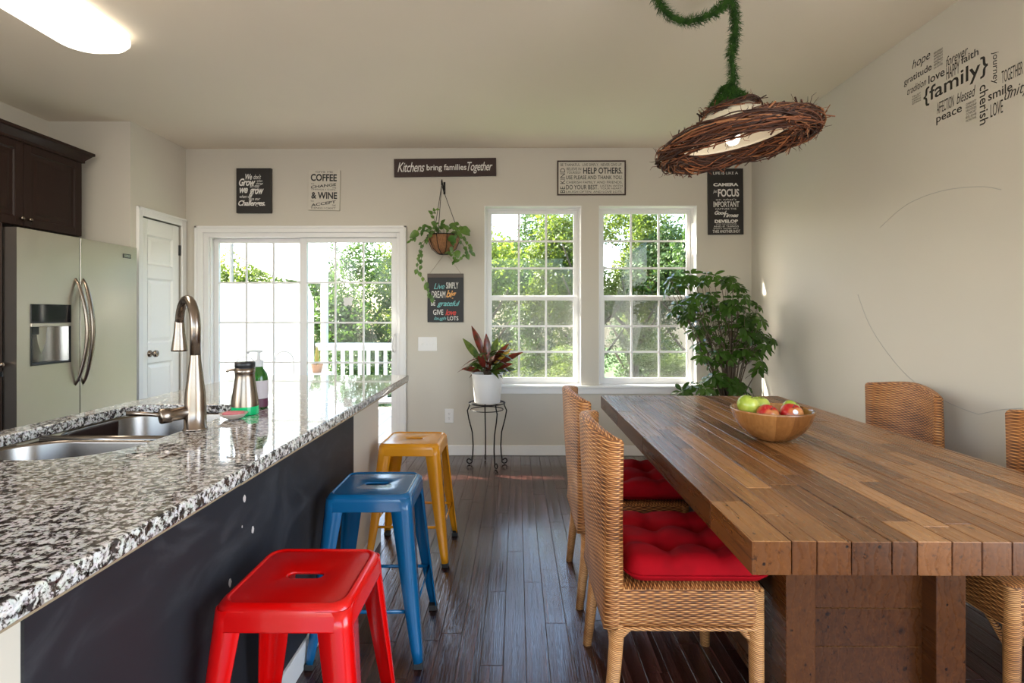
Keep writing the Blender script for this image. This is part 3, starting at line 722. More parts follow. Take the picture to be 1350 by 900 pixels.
# ------------------------------------------------------------------ dining table
TX0, TX1, TY0, TY1, TZ, TT = at(991,712,0+1.188).x, 1.59, 1.188, 3.315, .76, .074
tb = empty('dining_table', ((TX0+TX1)/2, (TY0+TY1)/2, 0), label='large rustic reclaimed wood plank dining table with trestle base', cat='table')
tx, ty = (TX0+TX1)/2, (TY0+TY1)/2
mb = planks(TX0-tx, TX1-tx, TY0-ty, TY1-ty, TZ-TT, TZ, [.055,.065,.075,.088], .30, .85, .0022, 11, .0007)
mb.build('tabletop', M['table'], tb, bevel=.0012, seg=1, attr='rnd')
for ye, sgn in ((1.58,1),(2.92,-1)):
    y0_, y1_ = (ye, ye+.09) if sgn > 0 else (ye-.09, ye)
    for xa in (.782, 1.215):
        m = MB(); m.cur = random.random(); m.box(xa-tx, xa+.086-tx, y0_-ty, y1_-ty, 0, TZ-TT); m.build('post', M['table'], tb, bevel=.003, attr='rnd')
    m = MB(); z = .03; ps = MB()
    while z < TZ-TT-.01:
        h = random.choice((.085,.10,.115)); h = min(h, TZ-TT-z)
        ps.cur = random.random(); ps.box(.868-tx, 1.215-tx, (y0_+.055 if sgn > 0 else y0_+.01)-ty, (y1_-.01 if sgn > 0 else y1_-.055)-ty, z+.001, z+h-.001); z += h
    ps.build('plank_panel', M['table'], tb, bevel=.0008, seg=1, attr='rnd')
for xa in (.80, 1.235):
    ps = MB(); z = .03
    while z < TZ-TT-.01:
        h = min(random.choice((.085,.10,.115)), TZ-TT-z)
        ps.cur = random.random()*.6; ps.box(xa-tx, xa+.03-tx, 1.67-ty, 2.83-ty, z+.001, z+h-.001); z += h
    ps.build('side_panel', M['table'], tb, bevel=.002, attr='rnd')

# ------------------------------------------------------------------ rattan chairs
def chair_parts():
    t = empty('dining_chair')
    # seat box with softened corners
    L = []
    for hx, hy, r, z in ((.205,.215,.03,.325),(.222,.236,.035,.33),(.228,.243,.035,.345),(.230,.245,.035,.39),(.228,.243,.035,.435),(.222,.237,.035,.446),(.19,.20,.03,.449)):
        L.append(rrect(hx, hy, r, z, 6, .012, 0))
    MB().loft(L, True, True).build('seat', M['weave'], t, smooth=True)
    rim = MB(); rim.tube([(a,b,.327) for a,b,_ in rrect(.226,.24,.035,0,6,.012,0)]+[(.238,.205,.327)], .006, 6, cap=False); rim.build('seat_rim', M['wrap'], t, smooth=True)
    # curved back slab
    nu, nv = 14, 26; F = []; 
    def P(u, v, side):
        z = .325+(.575-.018*u*u+.006*math.cos(u*PI))*v
        y = u*(.238+.006*v)
        x = -.212-.050*v**1.3 + (.062*v**.8)*(u*u) - .010*math.sin(PI*v)
        th = (.055-.016*v)*.5
        return (x+side*th, y, z)
    ring = []
    for j in range(nv+1):
        v = j/nv; Lp = [P(-1+2*i/nu, v, -1) for i in range(nu+1)]
        e = P(1, v, 0); Lp.append((e[0], e[1]+.010, e[2]))
        Lp += [P(1-2*i/nu, v, 1) for i in range(nu+1)]
        e = P(-1, v, 0); Lp.append((e[0], e[1]-.010, e[2])); ring.append(Lp)
    top = [(.5*(p[0]+ring[-1][(len(ring[-1])-2-i) % len(ring[-1])][0]) if False else p[0], p[1], p[2]) for i, p in enumerate(ring[-1])]
    m = len(ring[-1]); capr = []
    for i, p in enumerate(ring[-1]):
        u = max(-1, min(1, p[1]/.244)); c = P(u, 1, 0); capr.append((c[0]+(p[0]-c[0])*.72, p[1]*.995, p[2]+.009))
    ring.append(capr)
    capr2 = []
    for i, p in enumerate(capr):
        u = max(-1, min(1, p[1]/.244)); c = P(u, 1, 0); capr2.append((c[0]+(p[0]-c[0])*.3, p[1]*.985, p[2]+.004))
    ring.append(capr2)
    MB().loft(ring, True, True).build('backrest', M['weave'], t, smooth=True)
    for s in (-1,1):
        MB().tube([(.215,s*.222,.44),(.217,s*.224,.2),(.220,s*.226,0)], [.024,.022,.018], 12).build('leg', M['wrap'], t, smooth=True)
        MB().tube([(-.195,s*.220,.34),(-.205,s*.222,.2),(-.228,s*.224,0)], [.023,.021,.017], 12).build('leg', M['wrap'], t, smooth=True)
        MB().tube([(.21,s*.224,.285),(.19,s*.224,.300),(.165,s*.222,.326)], .010, 8).build('brace', M['wrap'], t, smooth=True)
        MB().tube([(-.20,s*.222,.285),(-.18,s*.222,.302),(-.155,s*.22,.326)], .010, 8).build('brace', M['wrap'], t, smooth=True)
        MB().tube([(s*.21+.003,-.205,.25),(s*.21+.003,-.17,.285),(s*.21+.003,-.12,.326)], .010, 8).build('brace', M['wrap'], t, smooth=True)
        MB().tube([(s*.21+.003,.205,.25),(s*.21+.003,.17,.285),(s*.21+.003,.12,.326)], .010, 8).build('brace', M['wrap'], t, smooth=True)
    return t
ch = chair_parts(); ch.location = (.497, 1.845, 0)
tag(ch, 'honey brown woven rattan dining chair with red cushion, nearest on the left of table', 'chair', 'rattan dining chairs around the table')
for (x, y, rz, lb) in ((.497, 2.545, 0.0, 'honey brown woven rattan dining chair, farther of two left of the table'),
                   (1.70, 2.70, PI, 'woven rattan dining chair, farther one between table and right wall'),
                   (1.70, 1.86, PI, 'woven rattan dining chair, cut by right edge of the photo')):
    c = copy_tree(ch); c.location = (x, y, 0); c.rotation_euler = (0,0,rz); tag(c, lb)
def cushion():
    n = 40; h = .216; r = .055; T = .062; vs = []; fs = []
    tufts = [(a,b) for a in (-.074,.074) for b in (-.074,.074)]
    def sq(u, v):   # square grid -> rounded square
        x, y = u*h, v*h; ax, ay = abs(x), abs(y); cx = h-r
        if ax > cx and ay > cx:
            k = max(ax, ay)-cx; L = math.hypot(ax-cx, ay-cx); 
            if L > 1e-9: sx, sy = cx+(ax-cx)/L*k, cx+(ay-cx)/L*k
            else: sx, sy = ax, ay
            x = math.copysign(sx, x); y = math.copysign(sy, y)
        return x, y
    m = MB(); N = n+1
    for side in (1,-1):
        vs = []
        for j in range(N):
            for i in range(N):
                x, y = sq(-1+2*i/n, -1+2*j/n); e = min(1, (h-max(abs(-1+2*i/n), abs(-1+2*j/n))*h)/.045)
                e = math.sqrt(max(0, 1-(1-e)**2)); z = .028+.054*e
                if side > 0:
                    for a, b in tufts:
                        d = math.hypot(x-a, y-b); z -= .032*math.exp(-(d/.024)**2)+.016*math.exp(-(d/.055)**2)
                    for a in (-.074,.074):
                        z -= .010*e*(math.exp(-((x-a)/.022)**2)+math.exp(-((y-a)/.022)**2))
                    z += .004*math.sin(31*x+3)*math.sin(27*y+1)
                else: z = .026-.024*e
                vs.append((x, y, z))
        f = [(j*N+i, j*N+i+1, (j+1)*N+i+1, (j+1)*N+i) for j in range(n) for i in range(n)]
        m.add(vs, f if side > 0 else [q[::-1] for q in f])
    idx = [i for i in range(N)]+[j*N+n for j in range(1,N)]+[n*N+i for i in range(n-1,-1,-1)]+[j*N for j in range(n-1,0,-1)]
    K = len(idx); B = N*N
    m.f += [(idx[(k+1)%K], idx[k], idx[k]+B, idx[(k+1)%K]+B) for k in range(K)]; m.att += [0]*K
    o = m.build('seat_cushion', M['cushion'], smooth=True, sub=1)
    pp = MB(); pts = []
    for k in range(K+1):
        v = m.v[idx[k%K]]; pts.append((v[0]*1.005, v[1]*1.005, .028))
    pp.tube(pts, .0042, 6, cap=False).build('piping', M['cushion'], o, smooth=True)
    for a, b in tufts: MB().lathe([(.007,0),(.006,.003),(.001,.005)], (a, b, .028), 10, cap0=True).build('tuft_button', M['cushion'], o, smooth=True)
    return o
cu1 = cushion(); cu1.location = (.546, 1.828, .4495); tag(cu1, 'red tufted seat cushion on the nearest rattan chair', 'cushion', 'red seat cushions')
cu2 = copy_tree(cu1); cu2.location = (.546, 2.545, .4495); tag(cu2, 'red tufted seat cushion on the farther left rattan chair')

# ------------------------------------------------------------------ fruit bowl
bp = at(1021, 581, 2.14); BX, BY = bp.x, 2.16
bo = MB(); seg = 40
outer = [(.05,0),(.062,.003),(.092,.02),(.122,.048),(.143,.083),(.153,.115),(.155,.122)]
inner = [(.150,.123),(.146,.115),(.134,.083),(.112,.05),(.08,.026),(.04,.014),(.001,.012)]
bo.lathe(outer+inner, n=seg, cap0=True)
kb = NT('bowl_wood', (.4,.2,.08), .25); o_ = kb.obj(); sx3 = kb.n('SeparateXYZ', Vector=o_)
ang = kb.math('MULTIPLY', kb.math('ARCTAN2', sx3.outputs[1], sx3.outputs[0]), 2.3)
cell = kb.n('TexWhiteNoise', {'noise_dimensions':'1D'}, W=kb.math('FLOOR', kb.math('ADD', ang, .4))).outputs[0]
gr = kb.noise(kb.map(o_, (30,30,3)), 3, 3).outputs['Fac']
kb.link(kb.ramp(kb.math('ADD', kb.math('MULTIPLY', cell, .75), kb.math('MULTIPLY', gr, .35)), [(0,(.10,.032,.008)),(.4,(.22,.085,.022)),(.75,(.40,.18,.055)),(1,(.55,.30,.12))]), 'Base Color')
kb.set('Coat Weight', .3)
bw_o = bo.build('fruit_bowl', kb.m, smooth=True, loc=(BX, BY, TZ+.0005)); tag(bw_o, 'round striped wooden bowl holding apples on the table', 'bowl')
def applemat(name, a, b, s):
    k = NT(name, a, .25); o = k.obj(); k.link(k.ramp(k.noise(k.map(o,(14,14,4)), s, 3).outputs['Fac'], [(0,a),(.42,a),(.62,b),(1,b)]), 'Base Color'); return k.m
ga, ra = applemat('green_apple', (.28,.37,.035), (.44,.48,.08), 1.2), applemat('red_apple', (.42,.012,.012), (.50,.20,.06), 1.3)
def apple(x, y, z, r, mat, lb, tilt, nm='apple', grp='apples in the bowl'):
    prof = []
    for k in range(21):
        a = -PI/2+PI*k/20; rr = r*math.cos(a)*(1+.06*math.sin(a)); zz = r*.92*math.sin(a)
        if a > 1.0: zz -= r*.30*((a-1.0)/.57)**2
        if a < -1.15: zz += r*.14*((-a-1.15)/.42)**2
        prof.append((max(rr,.0006), zz))
    o = empty(nm, (x,y,z), rot=tilt, label=lb, cat='apple', group=grp)
    MB().lathe(prof, n=28).build('fruit', mat, o, smooth=True)
    MB().tube([(0,0,r*.6),(.002,0,r*.8),(.006,0,r*1.0)], .0016, 6).build('stem', M['bark'], o, smooth=True)
    return o
apple(BX-.088, BY+.015, TZ+.133, .043, ga, 'green apple at the left of the bowl', (.2,.3,0))
apple(BX-.012, BY+.085, TZ+.120, .041, ga, 'green apple at the back of the bowl', (.1,.1,0))
apple(BX+.098, BY+.045, TZ+.113, .036, ga, 'green apple at the right rim of the bowl', (.3,.6,0))
apple(BX-.038, BY-.045, TZ+.105, .042, ra, 'red apple in front, beside the left green apple', (.5,.2,0))
rap = apple(BX+.058, BY-.035, TZ+.106, .044, ra, 'red apple with a round white sticker at the right', (.4,.0,0))
apple(BX+.005, BY+.01, TZ+.062, .041, ra, 'red apple lying deeper in the middle of the bowl', (.4,.9,0))
stk_ = MB().lathe([(.010,0),(.008,.0012),(.001,.0015)], (-.004,-.0405,.016), 16, axis=(-.1,-1,.35)).build('fruit_sticker', simple('sticker', (.75,.7,.7), .4), rap); stk_['label'] = 'round white fruit sticker'
stk_.rotation_euler = (-.4,0,0)
for nm_a in ():
    pass

# ------------------------------------------------------------------ plant stand, croton in white bucket
sp = at(643, 613, 4.50); sxp, syp = at(642,600,4.52).x, 4.52
RZ = .52
ps = empty('plant_stand', (sxp, syp, 0), label='black wrought iron plant stand with scrolled feet by the window wall', cat='plant stand')
rg = MB(); rg.tube([(.15*math.cos(a*PI/18), .15*math.sin(a*PI/18), RZ) for a in range(37)], .005, 8, cap=False); rg.build('ring', M['iron'], ps, smooth=True)
rg = MB(); rg.tube([(.135*math.cos(a*PI/18), .135*math.sin(a*PI/18), RZ-.055) for a in range(37)], .004, 8, cap=False)
for a in range(3):
    t = a*2*PI/3+.4; rg.tube([(.15*math.cos(t),.15*math.sin(t),RZ-.003),(-.15*math.cos(t),-.15*math.sin(t),RZ-.003)], .003, 6)
rg.build('shelf_wires', M['iron'], ps, smooth=True)
for a in (PI*.95, PI*.08, -PI*.32, PI*.55):
    ca, sa = math.cos(a), math.sin(a); pts = []
    prof_ = [(.145,RZ),(.150,RZ-.03),(.168,RZ-.07),(.155,RZ-.14),(.125,RZ-.25),(.118,RZ-.36),(.122,RZ-.44),(.128,.055),(.130,.03)]
    for r, z in prof_: pts.append((r*ca, r*sa, z))
    for k in range(13):
        q = k/12*PI*1.9; rr = .026-.012*k/12; pts.append(((.152-rr*math.cos(q))*ca, (.152-rr*math.cos(q))*sa, .03-rr*math.sin(q)))
    MB().tube(pts, .0055, 8).build('leg', M['iron'], ps, smooth=True)
cr = empty('croton_plant', (sxp+.003, syp, RZ+.004), label='croton with dark red and green leaves in white metal bucket', cat='plant')
pot = MB(); pot.lathe([(.105,0),(.107,.004),(.124,.19),(.125,.20),(.127,.205),(.130,.235),(.134,.24),(.130,.243),(.124,.236),(.12,.19)], n=36, cap0=True)
pot.build('planter', NT('white_bucket', (.80,.80,.79), .3).m, cr, smooth=True)
MB().lathe([(.001,.20),(.118,.20)], n=24).build('soil', simple('soil', (.03,.02,.015), .9), cr)
rd = random.Random(21)
specs = [(-.20,.02,.30,'g'),(-.11,-.03,.40,'r'),(.08,.03,.30,'g'),(.28,-.02,.20,'r'),(.19,.05,.22,'y'),(-.21,.0,.055,'r'),(.13,-.08,.10,'g'),(.20,-.05,.10,'r'),(.05,-.10,.16,'r'),(-.06,-.09,.15,'r'),(-.03,.10,.26,'g'),(.10,.10,.20,'r'),(-.10,.06,.18,'g'),(.16,-.02,.26,'r'),(0,-.02,.33,'r'),(.24,.05,.05,'g'),(-.12,-.08,.10,'g'),(.02,-.12,.08,'r')]
sm = MB(); lm = {'g':MB(),'r':MB(),'y':MB()}
for x, y, z, c in specs:
    tip = Vector((x,y,.24+z)); base = Vector((x*.25, y*.25, .24+z*.30)); d = tip-base
    sm.tube([(x*.08,y*.08,.2), base*.6+Vector((0,0,.1)), base], .004, 6)
    lm[c].leaf(base, d, Vector((rd.uniform(-.3,.3),-.6,.7)), d.length*1.0, .062, .16, prof=[.08,.45,.8,1,1,.85,.5,.08])
for k in range(34):
    a = rd.uniform(0,2*PI); base = Vector((.02*math.cos(a),.02*math.sin(a),.26+.14*rd.random())); d = Vector((math.cos(a),math.sin(a),rd.uniform(-.1,1.1)))
    lm['g' if k%2 else 'r'].leaf(base, d, Vector((0,0,1)), rd.uniform(.13,.23), .052, .55, prof=[.08,.5,.9,1,.8,.4,.05])
sm.build('stem', M['bark'], cr, smooth=True)
lm['g'].build('green_foliage', M['leaf_crot'], cr, smooth=True); o=lm['r'].build('red_foliage', M['leaf_crot_red'], cr, smooth=True); lm['y'].build('yellow_leaf', M['leaf_crot_yel'], cr, smooth=True)

# ------------------------------------------------------------------ schefflera in the corner
SX, SY = at(962,500,4.32).x, 4.32
sf = empty('schefflera_tree', (SX, SY, 0), label='tall bushy green umbrella tree in the corner behind the table', cat='plant')
MB().lathe([(.12,0),(.13,.01),(.16,.28),(.17,.29),(.17,.31),(.155,.31),(.15,.26)], n=32, cap0=True).build('planter', simple('terracotta_brown', (.22,.12,.08), .6), sf, smooth=True)
MB().lathe([(.001,.27),(.15,.27)], n=24).build('soil', simple('soil_dark', (.03,.02,.015), .9), sf)
rd = random.Random(4); stems = MB(); fol = MB()
def spix(px, py, dy=0):
    p = at(px, py, SY+dy); return Vector((p.x-SX, dy, p.z))
cl_ = [(890,368),(905,375),(885,385),(900,395),(915,388),(935,368),(918,366),(925,395),(940,390),(955,372),(968,368),(975,382),(960,395),(945,410),(925,415),(905,410),(893,405),(915,432),(935,432),(955,425),(972,405),(985,395),(992,408),(1002,420),(985,425),(970,432),(1008,440),(990,445),(975,455),(955,450),(935,452),(917,455),(1010,462),(995,468),(965,470),(945,475),(1003,482),(982,440),(930,470),(962,410),(998,432),(948,398),(980,468),(1012,450),(910,422),(940,462),(978,418)]
low = [(918,506),(932,500),(925,514),(945,510),(905,512),(958,512),(940,520),(968,505),(975,512),(948,500),(985,515)]
def umbrella(c, d, n, L):
    d = Vector(d).normalized(); a = d.orthogonal().normalized(); b = d.cross(a)
    for k in range(n):
        t = 2*PI*k/n+rd.uniform(-.2,.2); r = a*math.cos(t)+b*math.sin(t)
        dd = (r*1.0+d*rd.uniform(-.05,.25)+Vector((0,0,-.35))).normalized()
        fol.leaf(Vector(c)+r*.008, dd, d+r*.3, L*rd.uniform(.75,1.1), L*.42, .22, prof=[.12,.55,.95,1,.8,.3])
for i, (px, py) in enumerate(cl_+low):
    lo = i >= len(cl_)
    reps = 3 if not lo else 2
    for q in range(reps):
        dy = rd.uniform(-.2,.18); c = spix(px+rd.uniform(-8,8), py+rd.uniform(-7,7), dy)
        if c.x+SX > XR-.09: c.x = XR-.09-SX-rd.random()*.05
        root = Vector((rd.uniform(-.03,.05), rd.uniform(-.03,.03), .27)); top = Vector((rd.uniform(-.06,.06)+c.x*.45, c.y*.5, min(.95,c.z-.12)))
        if lo: top = (root+c)/2+Vector((0,0,.03))
        mid = Vector(((root.x+top.x)/2*.6, (root.y+top.y)/2, (root.z+top.z)/2))
        if q == 0: stems.tube([root, mid, top, c], [.006,.006,.0045,.002], 6)
        else: stems.tube([top+(c-top)*.2, c], .0018, 5)
        out = Vector((c.x*1.2, c.y*1.5-.25, .55))
        umbrella(c, out+Vector((rd.uniform(-.3,.3),rd.uniform(-.3,.3),0)), rd.randint(6,8), rd.uniform(.06,.09))
stems.build('stem', M['bark'], sf, smooth=True); fol.build('foliage', M['leaf_sch'], sf, smooth=True)
# ------------------------------------------------------------------ hanging pothos
hx = at(586,0,YB).x; hz = at(586,243,YB).z
hk = empty('wall_hook', (hx, YB, hz), label='black iron plant hook above the hanging basket', cat='hook')
m = MB(); m.box(-.009,.009,-.006,0,-.09,.02); m.tube([(0,-.004,-.06),(0,-.05,-.075),(0,-.12,-.03),(0,-.17,-.0),(0,-.195,-.02),(0,-.19,-.05),(0,-.175,-.05)], .005, 8); m.build('bracket', M['iron'], hk, bevel=.001)
hy = YB-.19; BZ = at(588,311,hy).z
hb = empty('hanging_basket', (hx+.02, hy, BZ), label='pothos in a coconut fibre wire basket hanging from the wall hook', cat='hanging plant')
kco = NT('coconut_fibre', (.28,.13,.05), .9); kco.link(kco.ramp(kco.noise(kco.map(kco.obj(),(20,20,4)),8,4).outputs['Fac'],[(0,(.10,.04,.02)),(1,(.42,.20,.08))]),'Base Color'); kco.bump(kco.noise(kco.obj(),90,3).outputs['Fac'],.8,.004)
MB().lathe([(.001,-.155),(.05,-.15),(.10,-.11),(.128,-.05),(.138,0),(.13,.0),(.118,-.03),(.001,-.04)], n=30).build('coconut_liner', kco.m, hb, smooth=True)
w = MB(); w.tube([(.142*math.cos(a*PI/15),.142*math.sin(a*PI/15),.002) for a in range(31)], .004, 6, cap=False)
for a in range(10):
    t = a*PI/5; w.tube([(r*math.cos(t),r*math.sin(t),z) for r,z in ((.142,0),(.132,-.05),(.104,-.113),(.052,-.155),(.01,-.16))], .0028, 5)
w.build('wire_frame', M['iron'], hb, smooth=True)
apex = Vector((-.02, 0, hz-.055-BZ))
for a in (.3, 2.4, 4.5): MB().tube([(.14*math.cos(a),.14*math.sin(a),.002), apex], .0028, 5).build('chain', M['iron'], hb, smooth=True)
rd = random.Random(9); vm = MB(); lf = MB()
def heart(c, d, L):
    lf.leaf(c, d, Vector((rd.uniform(-.4,.4),-1,.5)), L, L*.78, .2, prof=[.35,.95,1,.8,.5,.05])
def hpx(px, py, dy): p = at(px,py,hy+dy); return Vector((p.x-hx-.02, dy, p.z-BZ))
vines = [[(575,305),(560,303),(548,312),(541,318)],[(572,306),(556,320),(552,335),(550,355),(562,372),(565,385),(570,392)],[(574,304),(563,312),(555,330),(556,350)],[(578,303),(575,296),(570,282),(575,276)],[(600,306),(610,312),(618,322),(622,333)],[(602,304),(614,302),(605,296)],[(595,306),(596,325),(598,338),(590,334)],[(598,305),(612,325),(615,335),(606,342),(598,345)],[(585,303),(582,295),(588,298)],[(590,303),(596,297),(604,300)],[(570,304),(562,296),(556,300)],[(580,304),(575,298),(566,302)]]
for v in vines:
    dy0 = rd.uniform(-.13,-.05); P_ = [hpx(x,y,dy0+rd.uniform(-.02,.02)) for x,y in v]
    vm.tube([Vector((P_[0].x*.5,-.03,0))]+P_, .0022, 5)
    for i in range(len(P_)-1):
        for t in (.2,.6,1.0):
            c = P_[i].lerp(P_[i+1], t); d = (P_[i+1]-P_[i]).normalized()+Vector((rd.uniform(-.9,.9),rd.uniform(-.5,.1),rd.uniform(-1.,.1)))
            heart(c, d, rd.uniform(.030,.052))
heart(hpx(552,306,-.1), (-1,-.1,-.5), .09); heart(hpx(608,300,-.08), (.7,-.2,-.6), .10); heart(hpx(603,330,-.1), (.1,-.3,-1), .07); heart(hpx(592,312,-.14), (.6,-.3,-.5), .08)
for k in range(11):
    a = rd.uniform(0,2*PI); heart(Vector((.08*math.cos(a),.08*math.sin(a),.01)), (math.cos(a),math.sin(a),rd.uniform(.1,.9)), rd.uniform(.045,.065))
vm.build('vine', M['bark'] if False else simple('vine_green',(.10,.14,.05),.6), hb, smooth=True); lf.build('foliage', M['leaf_poth'], hb, smooth=True)

# ------------------------------------------------------------------ switch and outlet
def plate(px0,px1,py0,py1, name, lab, cat, kind):
    a, b = at(px0,py1,YB), at(px1,py0,YB); c = ((a.x+b.x)/2,(a.z+b.z)/2); o = empty(name, (c[0],YB,c[1]), label=lab, cat=cat)
    w_, h_ = (b.x-a.x)/2,(b.z-a.z)/2
    MB().box(-w_,w_,-.006,0,-h_,h_).build('wall_plate', M['vinyl'], o, bevel=.003)
    if kind == 's':
        for k in (-1,0,1): MB().box(k*.046-.005,k*.046+.005,-.016,-.006,-.010,.008).build('toggle', M['vinyl'], o, bevel=.002)
    else:
        for k in (-1,1):
            s = MB().lathe([(.017,0),(.017,.002),(.001,.0022)], (0,-.006,k*.020), 20, axis=(0,-1,0)).build('socket', M['vinyl'], o)
            h = MB(); h.box(-.007,-.005,-.0095,-.008,k*.020-.001,k*.020+.008); h.box(.005,.007,-.0095,-.008,k*.020-.001,k*.020+.007); h.box(-.002,.002,-.0095,-.008,k*.020-.010,k*.020-.006); h.build('slots', M['black'], s)
plate(551.3,576,444,462.5,'light_switch','white triple light switch plate beside the sliding door','switch','s')
plate(586.5,598,538.5,557,'power_outlet','white power outlet low on the wall by the plant stand','outlet','o')

# ------------------------------------------------------------------ writing
def text_mb(s, shear=0, bold=0, space=1):
    cu = bpy.data.curves.new('f','FONT'); cu.body = s; cu.size = 1; cu.shear = shear; cu.offset = bold; cu.space_character = space; cu.resolution_u = 3
    o = bpy.data.objects.new('f', cu); C.objects.link(o); bpy.context.view_layer.update()
    me = bpy.data.meshes.new_from_object(o.evaluated_get(bpy.context.evaluated_depsgraph_get()))
    vs = [v.co.copy() for v in me.vertices]; fs = [tuple(p.vertices) for p in me.polygons]
    bpy.data.objects.remove(o); bpy.data.meshes.remove(me)
    x0, x1 = min(v.x for v in vs), max(v.x for v in vs); y0, y1 = min(v.y for v in vs), max(v.y for v in vs)
    return vs, fs, x0, x1, y0, y1
def put_text(mb, s, x0, x1, z0, z1, y, shear=0, bold=0, space=1, rot=0, frame=None, arch=0):
    """fit the string into the rectangle; frame(u, v) maps the rectangle to 3D"""
    vs, fs, a, b, c, d = text_mb(s, shear, bold, space); out = []
    for v in vs:
        u, w = (v.x-a)/(b-a), (v.y-c)/(d-c)
        if rot == 1: u, w = w, u; u, w = 1-u, w      # reads bottom to top
        if rot == -1: u, w = w, 1-u                    # reads top to bottom
        X_, Z_ = x0+(x1-x0)*u, z0+(z1-z0)*w
        if arch: Z_ += arch*(u-.5)
        out.append(frame(X_, Z_) if frame else (X_, y, Z_))
    mb.add(out, fs)
def sign(name, px0, px1, py0, py1, depth, face, label, edge=None, frame=None, texts=(), cat='sign', tilt=0, z_extra=0):
    a, b = at(px0,py1,YB-depth), at(px1,py0,YB-depth); w_, h_ = (b.x-a.x)/2, (b.z-a.z)/2
    o = empty(name, ((a.x+b.x)/2, YB-.001, (a.z+b.z)/2), label=label, cat=cat, rot=(0,tilt,0))
    MB().box(-w_, w_, -depth, 0, -h_, h_).build('board', face, o, bevel=.0015)
    if frame:
        t, fm = frame; m = MB(); m.box(-w_,w_,-depth-.006,-depth,h_-t,h_); m.box(-w_,w_,-depth-.006,-depth,-h_,-h_+t); m.box(-w_,-w_+t,-depth-.006,-depth,-h_+t,h_-t); m.box(w_-t,w_,-depth-.006,-depth,-h_+t,h_-t)
        m.build('frame', fm, o, bevel=.001)
    groups = {}
    for t in texts:
        s, u0, u1, v0, v1 = t[:5]; kw = t[5] if len(t) > 5 else {}; mt = kw.pop('mat', None) or M['ink_w']
        g = groups.setdefault(mt.name, (mt, MB()))
        ar = kw.pop('arch', 0)
        put_text(g[1], s, -w_+2*w_*u0, -w_+2*w_*u1, h_-2*h_*v1, h_-2*h_*v0, -depth-.0012, arch=ar*2*h_, **kw)
    for mt, mb in groups.values(): mb.build('lettering', mt, o)
    return o, w_, h_
M['ink_w'] = simple('white_lettering', (.78,.76,.72), .6); M['ink_k'] = simple('black_lettering', (.02,.02,.02), .6)
bk = simple('sign_black', (.018,.015,.014), .5); brn = simple('sign_brown', (.035,.014,.011), .5); cream = simple('sign_cream', (.62,.58,.50), .7)
gray = simple('sign_grey', (.46,.43,.38), .7); cb_ = simple('sign_chalk', (.015,.015,.017), .55)
I = dict(shear=.35, space=.92)
sign('wall_sign', 311.5,357,221.5,280.5,.035, bk, 'dark brown canvas sign with white script, left above sliding door', texts=[
 ('We',.27,.46,.13,.26,{**I,'bold':.02}),('don\'t',.50,.72,.14,.25,dict(I)),('Grow',.08,.56,.23,.40,{**I,'bold':.03}),('when',.60,.76,.26,.31,dict(I)),('things',.58,.78,.32,.38,dict(I)),('are easy',.40,.68,.38,.46,dict(I)),
 ('we',.10,.34,.44,.56,{**I,'bold':.03}),('grow',.38,.80,.46,.64,{**I,'bold':.03}),('when we',.10,.45,.60,.67,dict(I)),('face our',.36,.70,.65,.72,dict(I)),('Challenges.',.06,.84,.72,.88,{**I,'bold':.025})])
K = lambda **k: dict(mat=M['ink_k'], **k)
sign('wall_sign', 406.5,448,224,277,.02, cream, 'cream sign reading coffee and wine in black, above sliding door', tilt=.02, texts=[
 ('GIVE ME',.22,.78,.03,.07,K()),('COFFEE',.07,.90,.10,.28,K(bold=.03)),('TO',.08,.18,.33,.37,K()),('CHANGE',.08,.88,.36,.43,K(bold=.02,arch=.08)),('THE',.76,.88,.42,.46,K()),
 ('THINGS I CAN,',.08,.88,.47,.51,K()),('& WINE',.10,.92,.55,.72,K(bold=.03)),('TO',.08,.18,.76,.80,K()),('ACCEPT',.10,.88,.80,.87,K(bold=.02,arch=.10)),('THE',.76,.88,.86,.90,K()),('THINGS I CAN\'T',.08,.88,.925,.97,K())])
sign('wall_sign', 519.5,654,208.5,232.5,.02, brn, 'long dark sign reading Kitchens bring families Together', texts=[
 ('Kitchens',.035,.30,.20,.74,{**I,'bold':.005}),('bring families',.32,.71,.33,.76,dict(bold=.012)),('Together',.72,.965,.22,.86,{**I,'bold':.005})], tilt=-.01)
sign('wall_sign', 734.5,825,211.5,257.5,.018, cream, 'framed sign beginning BE KIND, with black capitals, above the windows', frame=(.012, brn), texts=[
 ('BE KIND',.045,.115,.22,.93,K(rot=1)),('BE THANKFUL.  LIVE SIMPLY.  NEVER GIVE UP.',.05,.945,.08,.16,K()),('BELIEVE IN',.14,.35,.20,.28,K()),('YOURSELF.',.14,.35,.31,.38,K()),('HELP OTHERS.',.38,.95,.20,.38,K(bold=.02)),
 ('USE PLEASE AND THANK YOU.',.13,.95,.43,.54,K(bold=.01)),('CHERISH FAMILY AND FRIENDS.',.13,.95,.59,.66,K()),('DO YOUR BEST.',.13,.60,.70,.83,K(bold=.01)),('LISTEN WITH',.63,.95,.70,.76,K()),('YOUR HEART.',.63,.95,.78,.83,K()),('LAUGH OFTEN, AND LOVE LOTS.',.13,.95,.87,.94,K())])
